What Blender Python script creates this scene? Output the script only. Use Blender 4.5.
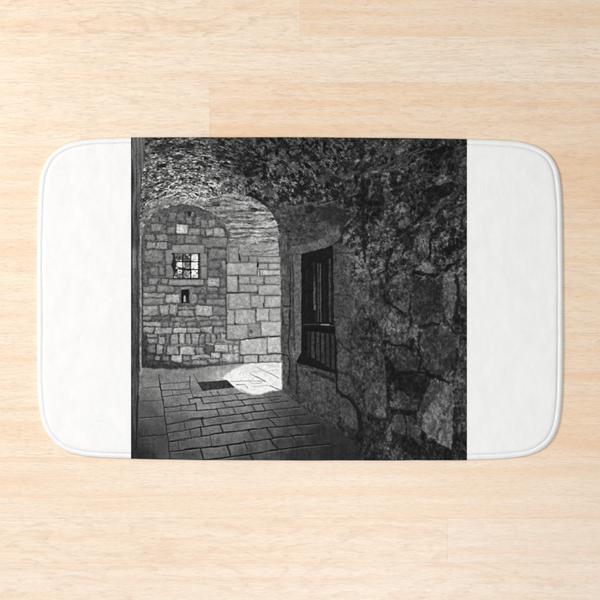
import bpy, math, random
import numpy as np
from mathutils import Vector

# ------------------------------------------------------------------ clear
for o in list(bpy.data.objects):
    bpy.data.objects.remove(o, do_unlink=True)
C = bpy.context.scene
COL = C.collection
R = math.radians
U = 0.00165                      # one pixel of the 600 px photograph in metres (mat about 0.86 m wide)
CAM_H = 2.6

# ------------------------------------------------------------------ camera
cam_d = bpy.data.cameras.new('camera')
cam = bpy.data.objects.new('camera', cam_d)
COL.objects.link(cam)
cam.location = (0, 0, CAM_H)
cam.rotation_euler = (0, 0, 0)
cam_d.sensor_width = 36
cam_d.lens = 36 * CAM_H / (600 * U)
cam_d.clip_start = 0.05
cam_d.clip_end = 50
C.camera = cam

# ------------------------------------------------------------------ world and lamps
W = bpy.data.worlds.new('World')
C.world = W
W.use_nodes = True
bg = W.node_tree.nodes['Background']
bg.inputs[0].default_value = (1.0, 0.995, 0.985, 1)
bg.inputs[1].default_value = 0.42


def area(name, loc, target, size, watts, col):
    d = bpy.data.lights.new(name, 'AREA')
    d.shape = 'DISK'
    d.size = size
    d.energy = watts
    d.color = col
    o = bpy.data.objects.new(name, d)
    COL.objects.link(o)
    o.location = loc
    o.rotation_euler = (Vector(target) - Vector(loc)).to_track_quat('-Z', 'Y').to_euler()
    return o


area('softbox_key', (-2.25, 0.75, 2.5), (0, 0, 0), 1.0, 72, (1.0, 0.985, 0.965))
area('floor_sheen_lamp', (0.20, -0.74, 1.75), (0.1, -0.42, 0), 0.55, 8.5, (0.95, 0.97, 1.0))  # added lamp, placed so its reflection whitens the floor at bottom centre

C.view_settings.view_transform = 'Standard'
C.view_settings.look = 'None'
C.view_settings.exposure = 0
C.view_settings.gamma = 1
C.render.resolution_x = 1024
C.render.resolution_y = 1024


# ------------------------------------------------------------------ helpers
def P(px, py, z=0.0):
    k = 1 - z / CAM_H
    return ((px - 300) * U * k, (300 - py) * U * k, z)


def tag(o, label=None, cat=None, kind=None):
    if label: o['label'] = label
    if cat: o['category'] = cat
    if kind: o['kind'] = kind
    return o


def mesh_obj(name, verts, faces, mat, parent=None, smooth=True):
    me = bpy.data.meshes.new(name)
    me.from_pydata(verts, [], faces)
    me.update()
    if smooth:
        me.polygons.foreach_set('use_smooth', [True] * len(me.polygons))
    me.materials.append(mat)
    o = bpy.data.objects.new(name, me)
    COL.objects.link(o)
    if parent: o.parent = parent
    return o


def new_mat(name):
    m = bpy.data.materials.new(name)
    m.use_nodes = True
    nt = m.node_tree
    b = nt.nodes['Principled BSDF']
    return m, nt, b


def N(nt, typ, **kw):
    n = nt.nodes.new(typ)
    for k, v in kw.items():
        if k.startswith('i_'):
            key = k[2:]
            key = int(key) if key.isdigit() else key.replace('_', ' ')
            n.inputs[key].default_value = v
        else:
            setattr(n, k, v)
    return n


def math_n(nt, op, a, b=None, c=None, clamp=False):
    n = nt.nodes.new('ShaderNodeMath')
    n.operation = op
    n.use_clamp = clamp
    for i, v in enumerate((a, b, c)):
        if v is None: continue
        if isinstance(v, (int, float)): n.inputs[i].default_value = v
        else: nt.links.new(v, n.inputs[i])
    return n.outputs[0]


def mixc(nt, fac, a, b, mode='MIX'):
    n = nt.nodes.new('ShaderNodeMix')
    n.data_type = 'RGBA'
    n.blend_type = mode
    for idx, v in ((0, fac), (6, a), (7, b)):
        if isinstance(v, (int, float)): n.inputs[idx].default_value = v
        elif isinstance(v, tuple): n.inputs[idx].default_value = v
        else: nt.links.new(v, n.inputs[idx])
    return n.outputs[2]


def noise(nt, vec, scale, detail=3.0, rough=0.5, dist=0.0):
    n = N(nt, 'ShaderNodeTexNoise', i_Scale=scale, i_Detail=detail, i_Roughness=rough, i_Distortion=dist)
    nt.links.new(vec, n.inputs['Vector'])
    return n.outputs['Fac']


def mapping(nt, vec, scale):
    n = N(nt, 'ShaderNodeMapping')
    n.inputs['Scale'].default_value = scale
    nt.links.new(vec, n.inputs['Vector'])
    return n.outputs[0]


def ramp(nt, fac, lo, hi):
    n = N(nt, 'ShaderNodeMapRange')
    n.interpolation_type = 'SMOOTHSTEP'
    n.inputs[1].default_value = lo
    n.inputs[2].default_value = hi
    nt.links.new(fac, n.inputs[0])
    return n.outputs[0]


# ------------------------------------------------------------------ floor of pale oak boards
def wood_material():
    m, nt, b = new_mat('pale_oak')
    L = nt.links
    tc = N(nt, 'ShaderNodeTexCoord')
    px = mapping(nt, tc.outputs['Object'], (1 / U, 1 / U, 1))            # units of ~1.65 mm
    at = N(nt, 'ShaderNodeAttribute', attribute_name='board')
    off = N(nt, 'ShaderNodeVectorMath', operation='SCALE')
    L.new(at.outputs['Color'], off.inputs[0]); off.inputs['Scale'].default_value = 4000
    ad = N(nt, 'ShaderNodeVectorMath', operation='ADD')
    L.new(px, ad.inputs[0]); L.new(off.outputs[0], ad.inputs[1])
    v = ad.outputs[0]
    sep = N(nt, 'ShaderNodeSeparateXYZ'); L.new(v, sep.inputs[0])
    sepc = N(nt, 'ShaderNodeSeparateColor'); L.new(at.outputs['Color'], sepc.inputs[0])
    # broad warm / cream bands along the grain
    band = noise(nt, mapping(nt, v, (0.0035, 0.085, 1)), 1.0, 3, 0.55, 0.15)
    # cathedral figure: growth rings seen on a flat-sawn board, strong on some boards only
    warp = noise(nt, mapping(nt, v, (0.0085, 0.024, 1)), 1.0, 2.0, 0.45, 0.15)
    warp2 = noise(nt, mapping(nt, v, (0.05, 0.16, 1)), 1.0, 3, 0.55)
    ring = math_n(nt, 'ADD', math_n(nt, 'MULTIPLY', warp, 8.0), math_n(nt, 'MULTIPLY', warp2, 0.6))
    ring = math_n(nt, 'ADD', ring, math_n(nt, 'MULTIPLY', sep.outputs['Y'], 0.05))
    fr = math_n(nt, 'FRACT', ring)
    ringl = ramp(nt, fr, 0.45, 0.98)                                       # slow rise, sharp fall
    rbreak = ramp(nt, noise(nt, mapping(nt, v, (0.05, 0.3, 1)), 1.0, 3, 0.6), 0.35, 0.62)
    rmask = math_n(nt, 'MULTIPLY', rbreak, sepc.outputs['Green'])
    # fine pores: short dark dashes along the grain
    w3 = noise(nt, mapping(nt, v, (0.009, 0.03, 1)), 1.0, 2, 0.5)
    cmb = N(nt, 'ShaderNodeCombineXYZ')
    L.new(sep.outputs['X'], cmb.inputs[0])
    L.new(math_n(nt, 'ADD', sep.outputs['Y'], math_n(nt, 'MULTIPLY', w3, 16.0)), cmb.inputs[1])
    L.new(sep.outputs['Z'], cmb.inputs[2])
    vw = cmb.outputs[0]
    pore = noise(nt, mapping(nt, vw, (0.13, 1.05, 1)), 1.0, 2.0, 0.6)
    porem = ramp(nt, pore, 0.53, 0.70)
    fine = noise(nt, mapping(nt, vw, (0.026, 0.85, 1)), 1.0, 4, 0.62)
    finem = ramp(nt, fine, 0.40, 0.64)
    tiny = noise(nt, mapping(nt, vw, (0.14, 1.1, 1)), 1.0, 2, 0.6)
    smoke = ramp(nt, noise(nt, mapping(nt, vw, (0.018, 0.16, 1)), 1.0, 4, 0.65, 0.3), 0.55, 0.74)
    # colours
    cream = (0.885, 0.775, 0.640, 1)
    warm = (0.850, 0.590, 0.375, 1)
    tone = math_n(nt, 'ADD', math_n(nt, 'MULTIPLY', ramp(nt, band, 0.36, 0.70), 0.55),
                  math_n(nt, 'MULTIPLY', math_n(nt, 'SUBTRACT', sepc.outputs['Blue'], 0.5), 0.95), clamp=True)
    col = mixc(nt, tone, cream, warm)
    col = mixc(nt, math_n(nt, 'MULTIPLY', finem, 0.34), col, (0.79, 0.535, 0.345, 1))
    col = mixc(nt, math_n(nt, 'MULTIPLY', math_n(nt, 'MULTIPLY', ringl, rmask), 0.66), col, (0.70, 0.455, 0.30, 1))
    col = mixc(nt, math_n(nt, 'MULTIPLY', smoke, 0.32), col, (0.62, 0.50, 0.42, 1))
    col = mixc(nt, math_n(nt, 'MULTIPLY', porem, 0.38), col, (0.52, 0.37, 0.28, 1))
    col = mixc(nt, math_n(nt, 'MULTIPLY', at.outputs['Alpha'], 0.45), col, (0.85, 0.745, 0.655, 1))  # pale pinkish floor glare put into the colour of the lower boards
    br = math_n(nt, 'ADD', math_n(nt, 'MULTIPLY', tiny, 0.16), 0.92)
    vm = N(nt, 'ShaderNodeVectorMath', operation='SCALE')
    L.new(col, vm.inputs[0]); L.new(br, vm.inputs['Scale'])
    L.new(vm.outputs[0], b.inputs['Base Color'])
    b.inputs['Roughness'].default_value = 0.40
    b.inputs['Specular IOR Level'].default_value = 0.5
    bump = N(nt, 'ShaderNodeBump', i_Strength=0.10, i_Distance=0.0006)
    hgt = math_n(nt, 'SUBTRACT', math_n(nt, 'MULTIPLY', fine, 0.5), math_n(nt, 'MULTIPLY', porem, 0.8))
    L.new(hgt, bump.inputs['Height'])
    L.new(bump.outputs[0], b.inputs['Normal'])
    return m


def build_floor():
    rnd = random.Random(11)
    rows = [-150, -104, -57, -10, 36.4, 82.4, 146.5, 208.5, 271, 333, 396, 457.5, 518, 563, 610, 656, 702, 748]
    joints = {3: [300], 5: [209.5], 12: [447.5], 4: [-190, 690], 6: [180], 7: [420], 8: [120, 560 + 130],
              9: [250], 10: [330], 11: [60 - 200, 800], 13: [-60, 720], 2: [80], 14: [260]}
    # how orange each board is (0 cream .. 1 orange), by row and piece
    tint = {(3, 0): .46, (3, 1): .72, (4, 0): .62, (5, 0): .22, (5, 1): .78, (6, 1): 1.05, (7, 1): .72, (8, 1): .62, (8, 2): .66,
            (9, 1): .78, (10, 1): .92, (11, 1): .62, (12, 0): .58, (12, 1): .52, (13, 1): .46, (6, 0): .5, (7, 0): .55,
            (8, 0): .45, (9, 0): .5, (10, 0): .55}
    fig = {(3, 0): .75, (5, 1): .45, (13, 0): .8, (13, 1): .7, (12, 0): .7, (12, 1): .5, (6, 1): .6, (9, 1): .5, (8, 1): .4, (5, 0): .35, (7, 1): .3}
    verts, faces, cols = [], [], []
    g = 0.03                                            # half gap between boards (px)
    for r in range(len(rows) - 1):
        xs = [-420] + joints.get(r, []) + [1020]
        for k in range(len(xs) - 1):
            x0, x1, y0, y1 = xs[k] + g, xs[k + 1] - g, rows[r] + g, rows[r + 1] - g
            dz = rnd.uniform(-0.00008, 0.00008)
            c = (rnd.random(), fig.get((r, k), .12), tint.get((r, k), rnd.uniform(.35, .65)), {11: .35, 12: .45 + .3 * k, 13: .6, 14: .7}.get(r, 0.0))  # alpha: amount of painted glare on the lower rows
            bv = 0.06
            n0 = len(verts)
            for (i, zz) in ((0, -0.0016), (0, -bv * U * .35), (bv, 0)):
                for (x, y) in ((x0 + i, y0 + i), (x1 - i, y0 + i), (x1 - i, y1 - i), (x0 + i, y1 - i)):
                    verts.append(((x - 300) * U, (300 - y) * U, zz + dz))
            faces.append((n0 + 11, n0 + 10, n0 + 9, n0 + 8)); cols.append(c)
            for lv in (0, 1):
                for q in range(4):
                    a, b_ = n0 + lv * 4 + q, n0 + lv * 4 + (q + 1) % 4
                    faces.append((b_, a, a + 4, b_ + 4)); cols.append(c)
    n0 = len(verts)                                     # subfloor under the gaps
    for (x, y) in ((-420, -150), (1020, -150), (1020, 748), (-420, 748)):
        verts.append(((x - 300) * U, (300 - y) * U, -0.0012))
    faces.append((n0 + 3, n0 + 2, n0 + 1, n0)); cols.append((0.5, 0.5, 0.9, 1))
    o = mesh_obj('wood_floor', verts, faces, wood_material(), None, smooth=False)
    a = o.data.color_attributes.new('board', 'FLOAT_COLOR', 'CORNER')
    flat = []
    for f, c in zip(faces, cols):
        flat += list(c) * len(f)
    a.data.foreach_set('color', flat)
    tag(o, 'pale oak board floor running left to right under the bath mat', 'floor', 'structure')


build_floor()


# ------------------------------------------------------------------ noise fields for the printed picture
def h2(ix, iy, seed):
    h = (ix.astype(np.int64) * 374761393 + iy.astype(np.int64) * 668265263 + seed * 974634777) & 0xFFFFFFFF
    h = ((h ^ (h >> 13)) * 1274126177) & 0xFFFFFFFF
    h = ((h ^ (h >> 16)) * 2246822519) & 0xFFFFFFFF
    return ((h ^ (h >> 15)) & 0xFFFFFF) / float(0xFFFFFF)


def vn(x, y, seed):
    ix, iy = np.floor(x), np.floor(y)
    fx, fy = x - ix, y - iy
    fx = fx * fx * fx * (fx * (fx * 6 - 15) + 10)
    fy = fy * fy * fy * (fy * (fy * 6 - 15) + 10)
    a, b = h2(ix, iy, seed), h2(ix + 1, iy, seed)
    c, d = h2(ix, iy + 1, seed), h2(ix + 1, iy + 1, seed)
    return (a + (b - a) * fx) * (1 - fy) + (c + (d - c) * fx) * fy


def fbm(x, y, seed, octv=4, gain=0.55):
    s, amp, tot = 0, 1.0, 0
    ca, sa = math.cos(0.6), math.sin(0.6)
    for i in range(octv):
        s = s + amp * vn(x, y, seed + i * 17)
        tot += amp
        amp *= gain
        x, y = (x * ca - y * sa) * 2.03 + 5.2, (x * sa + y * ca) * 2.03 + 1.7
    return s / tot * 2 - 1          # about -1..1, mostly -.5...5


def worley(x, y, seed):
    ix, iy = np.floor(x), np.floor(y)
    f1 = np.full(x.shape, 9.0); f2 = np.full(x.shape, 9.0); idv = np.zeros(x.shape)
    for dx in (-1, 0, 1):
        for dy in (-1, 0, 1):
            cx, cy = ix + dx, iy + dy
            qx, qy = cx + h2(cx, cy, seed), cy + h2(cx, cy, seed + 7)
            d = np.hypot(qx - x, qy - y)
            r = h2(cx, cy, seed + 13)
            nearer = d < f1
            f2 = np.where(nearer, f1, np.minimum(f2, d))
            idv = np.where(nearer, r, idv)
            f1 = np.where(nearer, d, f1)
    return f1, f2, idv


def sst(a, b, x):
    t = np.clip((x - a) / (b - a), 0, 1)
    return t * t * (3 - 2 * t)


# ------------------------------------------------------------------ outline of the mat (pixels of the photograph)
TOP = [(131, 137.4), (300, 137.2), (400, 138.2), (467, 139.1)]
BOT = [(131, 458.7), (200, 459.9), (300, 460.4), (400, 460.3), (467, 460.0)]
LEFT = [(131, 137.4), (110, 138.0), (95, 138.6), (80, 140.2), (68, 143.2), (57, 149.2), (48, 157.8), (42.2, 169),
        (39.3, 181), (37.9, 200), (37.2, 225), (36.9, 262), (36.8, 300), (36.9, 350), (37.2, 385), (39.2, 410),
        (43.6, 427.5), (53, 441.5), (65, 450.8), (80, 455.4), (95, 457.2), (110, 458.1), (131, 458.7)]
RIGHT = [(467, 139.1), (482, 139.4), (497, 139.9), (520, 141.7), (538.5, 147.2), (550.2, 155.4), (557.2, 167), (560.3, 181),
         (561.9, 202), (562.5, 230), (562.8, 262), (563.0, 300), (563.0, 350), (562.5, 385), (561.2, 408), (558.2, 426.5),
         (551.5, 440.5), (541, 450), (527, 455.6), (508, 458.3), (490, 459.4), (467, 460.0)]


def smooth_curve(pts, per=10):
    out = []
    n = len(pts)
    for i in range(n - 1):
        p0 = pts[max(i - 1, 0)]; p1 = pts[i]; p2 = pts[i + 1]; p3 = pts[min(i + 2, n - 1)]
        for k in range(per):
            t = k / per
            q = []
            for a in (0, 1):
                q.append(0.5 * (2 * p1[a] + (p2[a] - p0[a]) * t + (2 * p0[a] - 5 * p1[a] + 4 * p2[a] - p3[a]) * t * t
                                + (-p0[a] + 3 * p1[a] - 3 * p2[a] + p3[a]) * t ** 3))
            out.append(tuple(q))
    out.append(pts[-1])
    return out


PROFILE = [(0.0, 0.15), (-0.06, 0.9), (0.0, 1.6), (0.4, 2.5), (1.0, 3.2), (1.9, 3.75), (2.9, 3.98), (3.8, 3.9), (4.5, 3.6),
           (5.0, 3.2), (5.25, 3.05), (5.55, 3.3), (6.1, 3.9), (6.8, 4.3), (7.8, 4.55), (9.2, 4.65)]   # inset, height (px)
HEM_ROWS = 11                                                        # profile rows that belong to the hem


def soft_h(x, y):                                                    # gentle hand-laid waviness of the pile (px)
    x = np.asarray(x, float); y = np.asarray(y, float)
    return (0.55 * fbm(x / 70, y / 60, 301, 2) + 0.30 * fbm(x / 19, y / 23, 302, 3) + 0.10 * fbm(x / 5, y / 6, 303, 2))


# ------------------------------------------------------------------ materials of the mat
def fabric_material(name, col):
    m, nt, b = new_mat(name)
    L = nt.links
    tc = N(nt, 'ShaderNodeTexCoord')
    px = mapping(nt, tc.outputs['Object'], (1 / U, 1 / U, 1 / U))
    mott = noise(nt, mapping(nt, px, (0.09, 0.05, 0.09)), 1.0, 5, 0.62, 0.4)
    nap = noise(nt, mapping(nt, px, (0.75, 0.5, 0.6)), 1.0, 4, 0.7)
    wv = noise(nt, mapping(nt, px, (2.2, 0.35, 1)), 1.0, 2, 0.5)
    c = mixc(nt, ramp(nt, mott, 0.3, 0.7), tuple(v * 0.962 for v in col[:3]) + (1,), col)
    L.new(c, b.inputs['Base Color'])
    b.inputs['Roughness'].default_value = 0.95
    b.inputs['Specular IOR Level'].default_value = 0.15
    b.inputs['Sheen Weight'].default_value = 0.08
    bump = N(nt, 'ShaderNodeBump', i_Strength=0.34, i_Distance=0.0013)
    h = math_n(nt, 'ADD', math_n(nt, 'MULTIPLY', nap, 0.9), math_n(nt, 'MULTIPLY', wv, 0.35))
    h = math_n(nt, 'ADD', h, math_n(nt, 'MULTIPLY', mott, 1.4))
    L.new(h, bump.inputs['Height'])
    L.new(bump.outputs[0], b.inputs['Normal'])
    return m


def print_material():
    m, nt, b = new_mat('printed_fabric')
    L = nt.links
    at = N(nt, 'ShaderNodeAttribute', attribute_name='ink')
    tc = N(nt, 'ShaderNodeTexCoord')
    px = mapping(nt, tc.outputs['Object'], (1 / U, 1 / U, 1 / U))
    nap = noise(nt, mapping(nt, px, (1.0, 0.8, 0.8)), 1.0, 3, 0.7)
    weave = noise(nt, mapping(nt, px, (1.9, 0.22, 1)), 1.0, 2, 0.5)
    weft = noise(nt, mapping(nt, px, (0.22, 1.9, 1)), 1.0, 2, 0.5)
    f = math_n(nt, 'ADD', math_n(nt, 'MULTIPLY', nap, 0.22), math_n(nt, 'MULTIPLY', weave, 0.20))
    f = math_n(nt, 'ADD', f, math_n(nt, 'MULTIPLY', weft, 0.16))
    f = math_n(nt, 'ADD', f, 0.71)
    vm = N(nt, 'ShaderNodeVectorMath', operation='SCALE')
    L.new(at.outputs['Color'], vm.inputs[0]); L.new(f, vm.inputs['Scale'])
    L.new(vm.outputs[0], b.inputs['Base Color'])
    b.inputs['Roughness'].default_value = 0.95
    b.inputs['Specular IOR Level'].default_value = 0.10
    bump = N(nt, 'ShaderNodeBump', i_Strength=0.18, i_Distance=0.0010)
    L.new(math_n(nt, 'ADD', nap, math_n(nt, 'MULTIPLY', weave, 0.4)), bump.inputs['Height'])
    L.new(bump.outputs[0], b.inputs['Normal'])
    return m


M_WHITE = fabric_material('white_fleece', (0.878, 0.876, 0.872, 1))
M_HEM = fabric_material('white_hem_fabric', (0.878, 0.875, 0.874, 1))
M_THREAD, _nt, _b = new_mat('pale_thread')
_n = N(_nt, 'ShaderNodeTexNoise', i_Scale=900.0)
_nt.links.new(mixc(_nt, _n.outputs['Fac'], (0.66, 0.69, 0.76, 1), (0.78, 0.80, 0.85, 1)), _b.inputs['Base Color'])
_b.inputs['Roughness'].default_value = 0.7
M_BACK, _nt, _b = new_mat('rubber_backing')
_n = N(_nt, 'ShaderNodeTexNoise', i_Scale=300.0)
_nt.links.new(mixc(_nt, _n.outputs['Fac'], (0.55, 0.53, 0.50, 1), (0.66, 0.64, 0.61, 1)), _b.inputs['Base Color'])
_b.inputs['Roughness'].default_value = 0.8

mat_root = bpy.data.objects.new('bath_mat', None)
COL.objects.link(mat_root)
tag(mat_root, 'white rounded bath mat printed with a black and white photograph of a stone passage', 'bath mat')


# ------------------------------------------------------------------ the white ends: hem and fleece panel
def end_piece(pts, x_line):
    cv = smooth_curve(pts)
    n = len(cv)
    nrm = []
    sgn = 1 if x_line < 300 else -1
    for i in range(n):
        a, b = cv[max(i - 1, 0)], cv[min(i + 1, n - 1)]
        tx, ty = b[0] - a[0], b[1] - a[1]
        l = math.hypot(tx, ty)
        nx, ny = -ty / l, tx / l
        if sgn > 0: nx, ny = -nx * -1, ny
        # inward = towards the middle of the mat
        if (nx * (300 - cv[i][0]) + ny * (300 - cv[i][1])) < 0: nx, ny = -nx, -ny
        if i in (0, n - 1): nx, ny = 0, (1 if cv[i][1] < 300 else -1)
        nrm.append((nx, ny))
    wig = fbm(np.arange(n) / 9.0, np.zeros(n) + (3 if sgn > 0 else 8), 77, 2)
    rings = []
    for (d, h) in PROFILE:
        ring = []
        for i in range(n):
            dd = d + (wig[i] * 0.35 if 1 < d < 8 and 3 < i < n - 4 else 0)
            x, y = cv[i][0] + nrm[i][0] * dd, cv[i][1] + nrm[i][1] * dd
            ring.append((x, y, h))
        rings.append(ring)

    def build(name, rr, mat, extra=None):
        verts, faces = [], []
        for ring in rr:
            for (x, y, h) in ring:
                w = float(soft_h(x, y)) * min(1, max(0, h / 4.6)) * (0.35 if h < 4.2 else 1)
                verts.append(P(x, y, (h + w) * U))
        for a in range(len(rr) - 1):
            for i in range(n - 1):
                q = (a * n + i, a * n + i + 1, (a + 1) * n + i + 1, (a + 1) * n + i)
                faces.append(q if sgn > 0 else q[::-1])
        return mesh_obj(name, verts, faces, mat, mat_root)

    hem = build('hem', rings[:HEM_ROWS], M_HEM)
    inner = rings[HEM_ROWS - 1:]
    last = inner[-1]
    SUB = 46
    for k in range(1, SUB + 1):
        t = k / SUB
        inner.append([(x + (x_line - x) * t, y, h) for (x, y, h) in last])
    build('fleece_panel', inner, M_WHITE)
    # stitches lying in the groove
    verts, faces = [], []
    gx = [(cv[i][0] + nrm[i][0] * 5.25, cv[i][1] + nrm[i][1] * 5.25) for i in range(n)]
    acc, seg, start = 0.0, 2.3, None
    pts2 = [gx[0]]
    for i in range(1, n):
        pts2.append(gx[i])
    # resample
    res, dist = [pts2[0]], 0.0
    for i in range(1, n):
        ax, ay = pts2[i - 1]; bx, by = pts2[i]
        l = math.hypot(bx - ax, by - ay)
        if l == 0: continue
        pos = seg - dist
        while pos <= l:
            res.append((ax + (bx - ax) * pos / l, ay + (by - ay) * pos / l)); pos += seg
        dist = l - (pos - seg)
    for i in range(len(res) - 1):
        (ax, ay), (bx, by) = res[i], res[i + 1]
        dx, dy = (bx - ax), (by - ay)
        ln = math.hypot(dx, dy)
        ux, uy = dx / ln, dy / ln
        n0 = len(verts)
        rr_ = 0.36
        for t, rad in ((0.06, .5), (0.22, 1), (0.78, 1), (0.94, .5)):
            for q in range(6):
                an = q / 6 * 2 * math.pi
                ox = math.cos(an) * rr_ * rad
                zz = 3.22 + math.sin(an) * rr_ * rad * .8 + math.sin(t * math.pi) * .12
                verts.append(P(ax + dx * t - uy * ox, ay + dy * t + ux * ox, zz * U))
        for s in range(3):
            for q in range(6):
                a, b_ = n0 + s * 6 + q, n0 + s * 6 + (q + 1) % 6
                faces.append((a, b_, b_ + 6, a + 6))
        faces.append(tuple(n0 + q for q in range(5, -1, -1)))
        faces.append(tuple(n0 + 18 + q for q in range(6)))
    mesh_obj('stitching', verts, faces, M_THREAD, hem)


end_piece(LEFT, 131.0)
end_piece(RIGHT, 467.0)

# underside
bk = smooth_curve(LEFT, 4)[::-1][:-1] if False else None
outl = smooth_curve(LEFT, 4) + smooth_curve(BOT, 4)[1:] + smooth_curve(RIGHT, 4)[::-1][1:] + smooth_curve(TOP, 4)[::-1][1:-1]
bv = [P(300 + (x - 300) * .994, 300 + (y - 300) * .99, 0.0001) for (x, y) in outl] + \
     [P(300 + (x - 300) * .994, 300 + (y - 300) * .99, 0.0014) for (x, y) in outl]
nb = len(outl)
bf = [tuple(range(nb)), tuple(range(2 * nb - 1, nb - 1, -1))] + [(i, i + nb, (i + 1) % nb + nb, (i + 1) % nb) for i in range(nb)]
mesh_obj('backing', bv, bf, M_BACK, mat_root, smooth=False)

# ------------------------------------------------------------------ the printed picture
S = 2.6
X0, X1 = 131.0, 467.0
NX = int((X1 - X0) * S) + 1
tx = np.array([p[0] for p in TOP]); ty = np.array([p[1] for p in TOP])
bx = np.array([p[0] for p in BOT]); by = np.array([p[1] for p in BOT])
xs = np.linspace(X0, X1, NX)
topc = np.interp(xs, tx, ty); botc = np.interp(xs, bx, by)
topc = topc + 0.15 * fbm(xs / 20, xs * 0, 71, 2); botc = botc + 0.2 * fbm(xs / 22, xs * 0 + 4, 72, 2)
topc[0], topc[-1], botc[0], botc[-1] = 137.4, 139.1, 458.7, 460.0
pd = np.array([p[0] for p in PROFILE]); ph = np.array([p[1] for p in PROFILE])
ny_in = int((460 - 138 - 18) * S)
tt = np.linspace(0, 1, ny_in + 2)[1:-1]
rows_y, rows_h = [], []
# finer profile rows for both edges
pi = np.linspace(0, len(pd) - 1, 4 * len(pd))
pdf = np.interp(pi, np.arange(len(pd)), pd); phf = np.interp(pi, np.arange(len(pd)), ph)
phf = np.where((pdf > 2.6) & (pdf < 6.5), np.maximum(phf, 3.95 + (pdf - 2.6) / 3.9 * .3 - .55 * np.exp(-((pdf - 5.25) / .8) ** 2)), phf)
for d, h in zip(pdf, phf):
    rows_y.append(topc + d); rows_h.append(np.full(NX, h))
for t in tt:
    rows_y.append((topc + 9) * (1 - t) + (botc - 9) * t); rows_h.append(np.full(NX, ph[-1]))
for d, h in zip(pdf[::-1], phf[::-1]):
    rows_y.append(botc - d); rows_h.append(np.full(NX, h))
Y = np.array(rows_y); H = np.array(rows_h); X = np.tile(xs, (len(rows_y), 1))
NY = Y.shape[0]

#PAINT-BEGIN
# warp fields give drawn edges a natural raggedness
WX = 0.55 * fbm(X / 3.2, Y / 3.2, 1, 3) + 0.9 * fbm(X / 9, Y / 9, 2, 2)
WY = 0.55 * fbm(X / 3.2, Y / 3.2, 3, 3) + 0.9 * fbm(X / 9, Y / 9, 4, 2)
XW, YW = X + WX, Y + WY
G1 = fbm(X / 1.3, Y / 1.3, 5, 2)           # fine grain
G2 = fbm(X / 2.6, Y / 2.6, 6, 3)
G3 = fbm(X / 7, Y / 7, 8, 4)


def rbf(pts, sig=15.0):
    num = np.zeros(X.shape); den = np.zeros(X.shape) + 1e-9
    for (x, y, v) in pts:
        w = 1.0 / (((X - x) ** 2 + (Y - y) ** 2) + sig ** 2) ** 2
        num += w * v; den += w
    return num / den


def poly_sd(pts, xx, yy):
    d = np.full(xx.shape, 1e9); ins = np.zeros(xx.shape, bool)
    n = len(pts)
    for i in range(n):
        ax, ay = pts[i]; bx_, by_ = pts[(i + 1) % n]
        ex, ey = bx_ - ax, by_ - ay
        t = np.clip(((xx - ax) * ex + (yy - ay) * ey) / (ex * ex + ey * ey + 1e-9), 0, 1)
        d = np.minimum(d, np.hypot(xx - ax - ex * t, yy - ay - ey * t))
        cond = (ay > yy) != (by_ > yy)
        with np.errstate(divide='ignore', invalid='ignore'):
            xi = ax + (yy - ay) * ex / (ey if ey != 0 else 1e-9)
        ins ^= cond & (xx < xi)
    return np.where(ins, -d, d)


def bbox(x0, y0, x1, y1, m=4):
    c0 = max(0, int((x0 - m - X0) * S)); c1 = min(NX, int((x1 + m - X0) * S) + 2)
    rr = np.where((Y.max(1) >= y0 - m) & (Y.min(1) <= y1 + m))[0]
    if len(rr) == 0 or c1 <= c0: return None
    return slice(rr[0], rr[-1] + 1), slice(c0, c1)


def mask_poly(pts, soft=0.6, warp=1.0):
    px_ = [p[0] for p in pts]; py_ = [p[1] for p in pts]
    bb = bbox(min(px_), min(py_), max(px_), max(py_), 6 + soft * 2)
    if bb is None: return None, None
    sd = poly_sd(pts, X[bb] + WX[bb] * warp, Y[bb] + WY[bb] * warp)
    return bb, 1 - sst(-soft, soft, sd)


def fill(img, pts, v, soft=0.6, warp=1.0, op=1.0, grain=0.08, gf=None):
    bb, m = mask_poly(pts, soft, warp)
    if bb is None: return
    tex = (v if np.isscalar(v) else v[bb]) * (1 + grain * 2.2 * (G2[bb] * .8 + G1[bb] * .5 + G3[bb] * .5))
    if gf is not None: tex = v * (1 + grain * .6 * G1[bb]) * (.38 + .62 * gf[bb])
    img[bb] = img[bb] * (1 - m * op) + tex * m * op


def line(img, pts, v, w=0.6, soft=0.5, warp=0.6, op=1.0):
    px_ = [p[0] for p in pts]; py_ = [p[1] for p in pts]
    bb = bbox(min(px_), min(py_), max(px_), max(py_), 5 + w)
    if bb is None: return
    xx, yy = X[bb] + WX[bb] * warp, Y[bb] + WY[bb] * warp
    d = np.full(xx.shape, 1e9)
    for i in range(len(pts) - 1):
        ax, ay = pts[i]; bx_, by_ = pts[i + 1]
        ex, ey = bx_ - ax, by_ - ay
        t = np.clip(((xx - ax) * ex + (yy - ay) * ey) / (ex * ex + ey * ey + 1e-9), 0, 1)
        d = np.minimum(d, np.hypot(xx - ax - ex * t, yy - ay - ey * t))
    ww = w * (1 + 0.8 * G3[bb])
    m = (1 - sst(ww - soft, ww + soft, d)) * op
    img[bb] = img[bb] * (1 - m) + v * m


_sr = random.Random(5)


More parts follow.
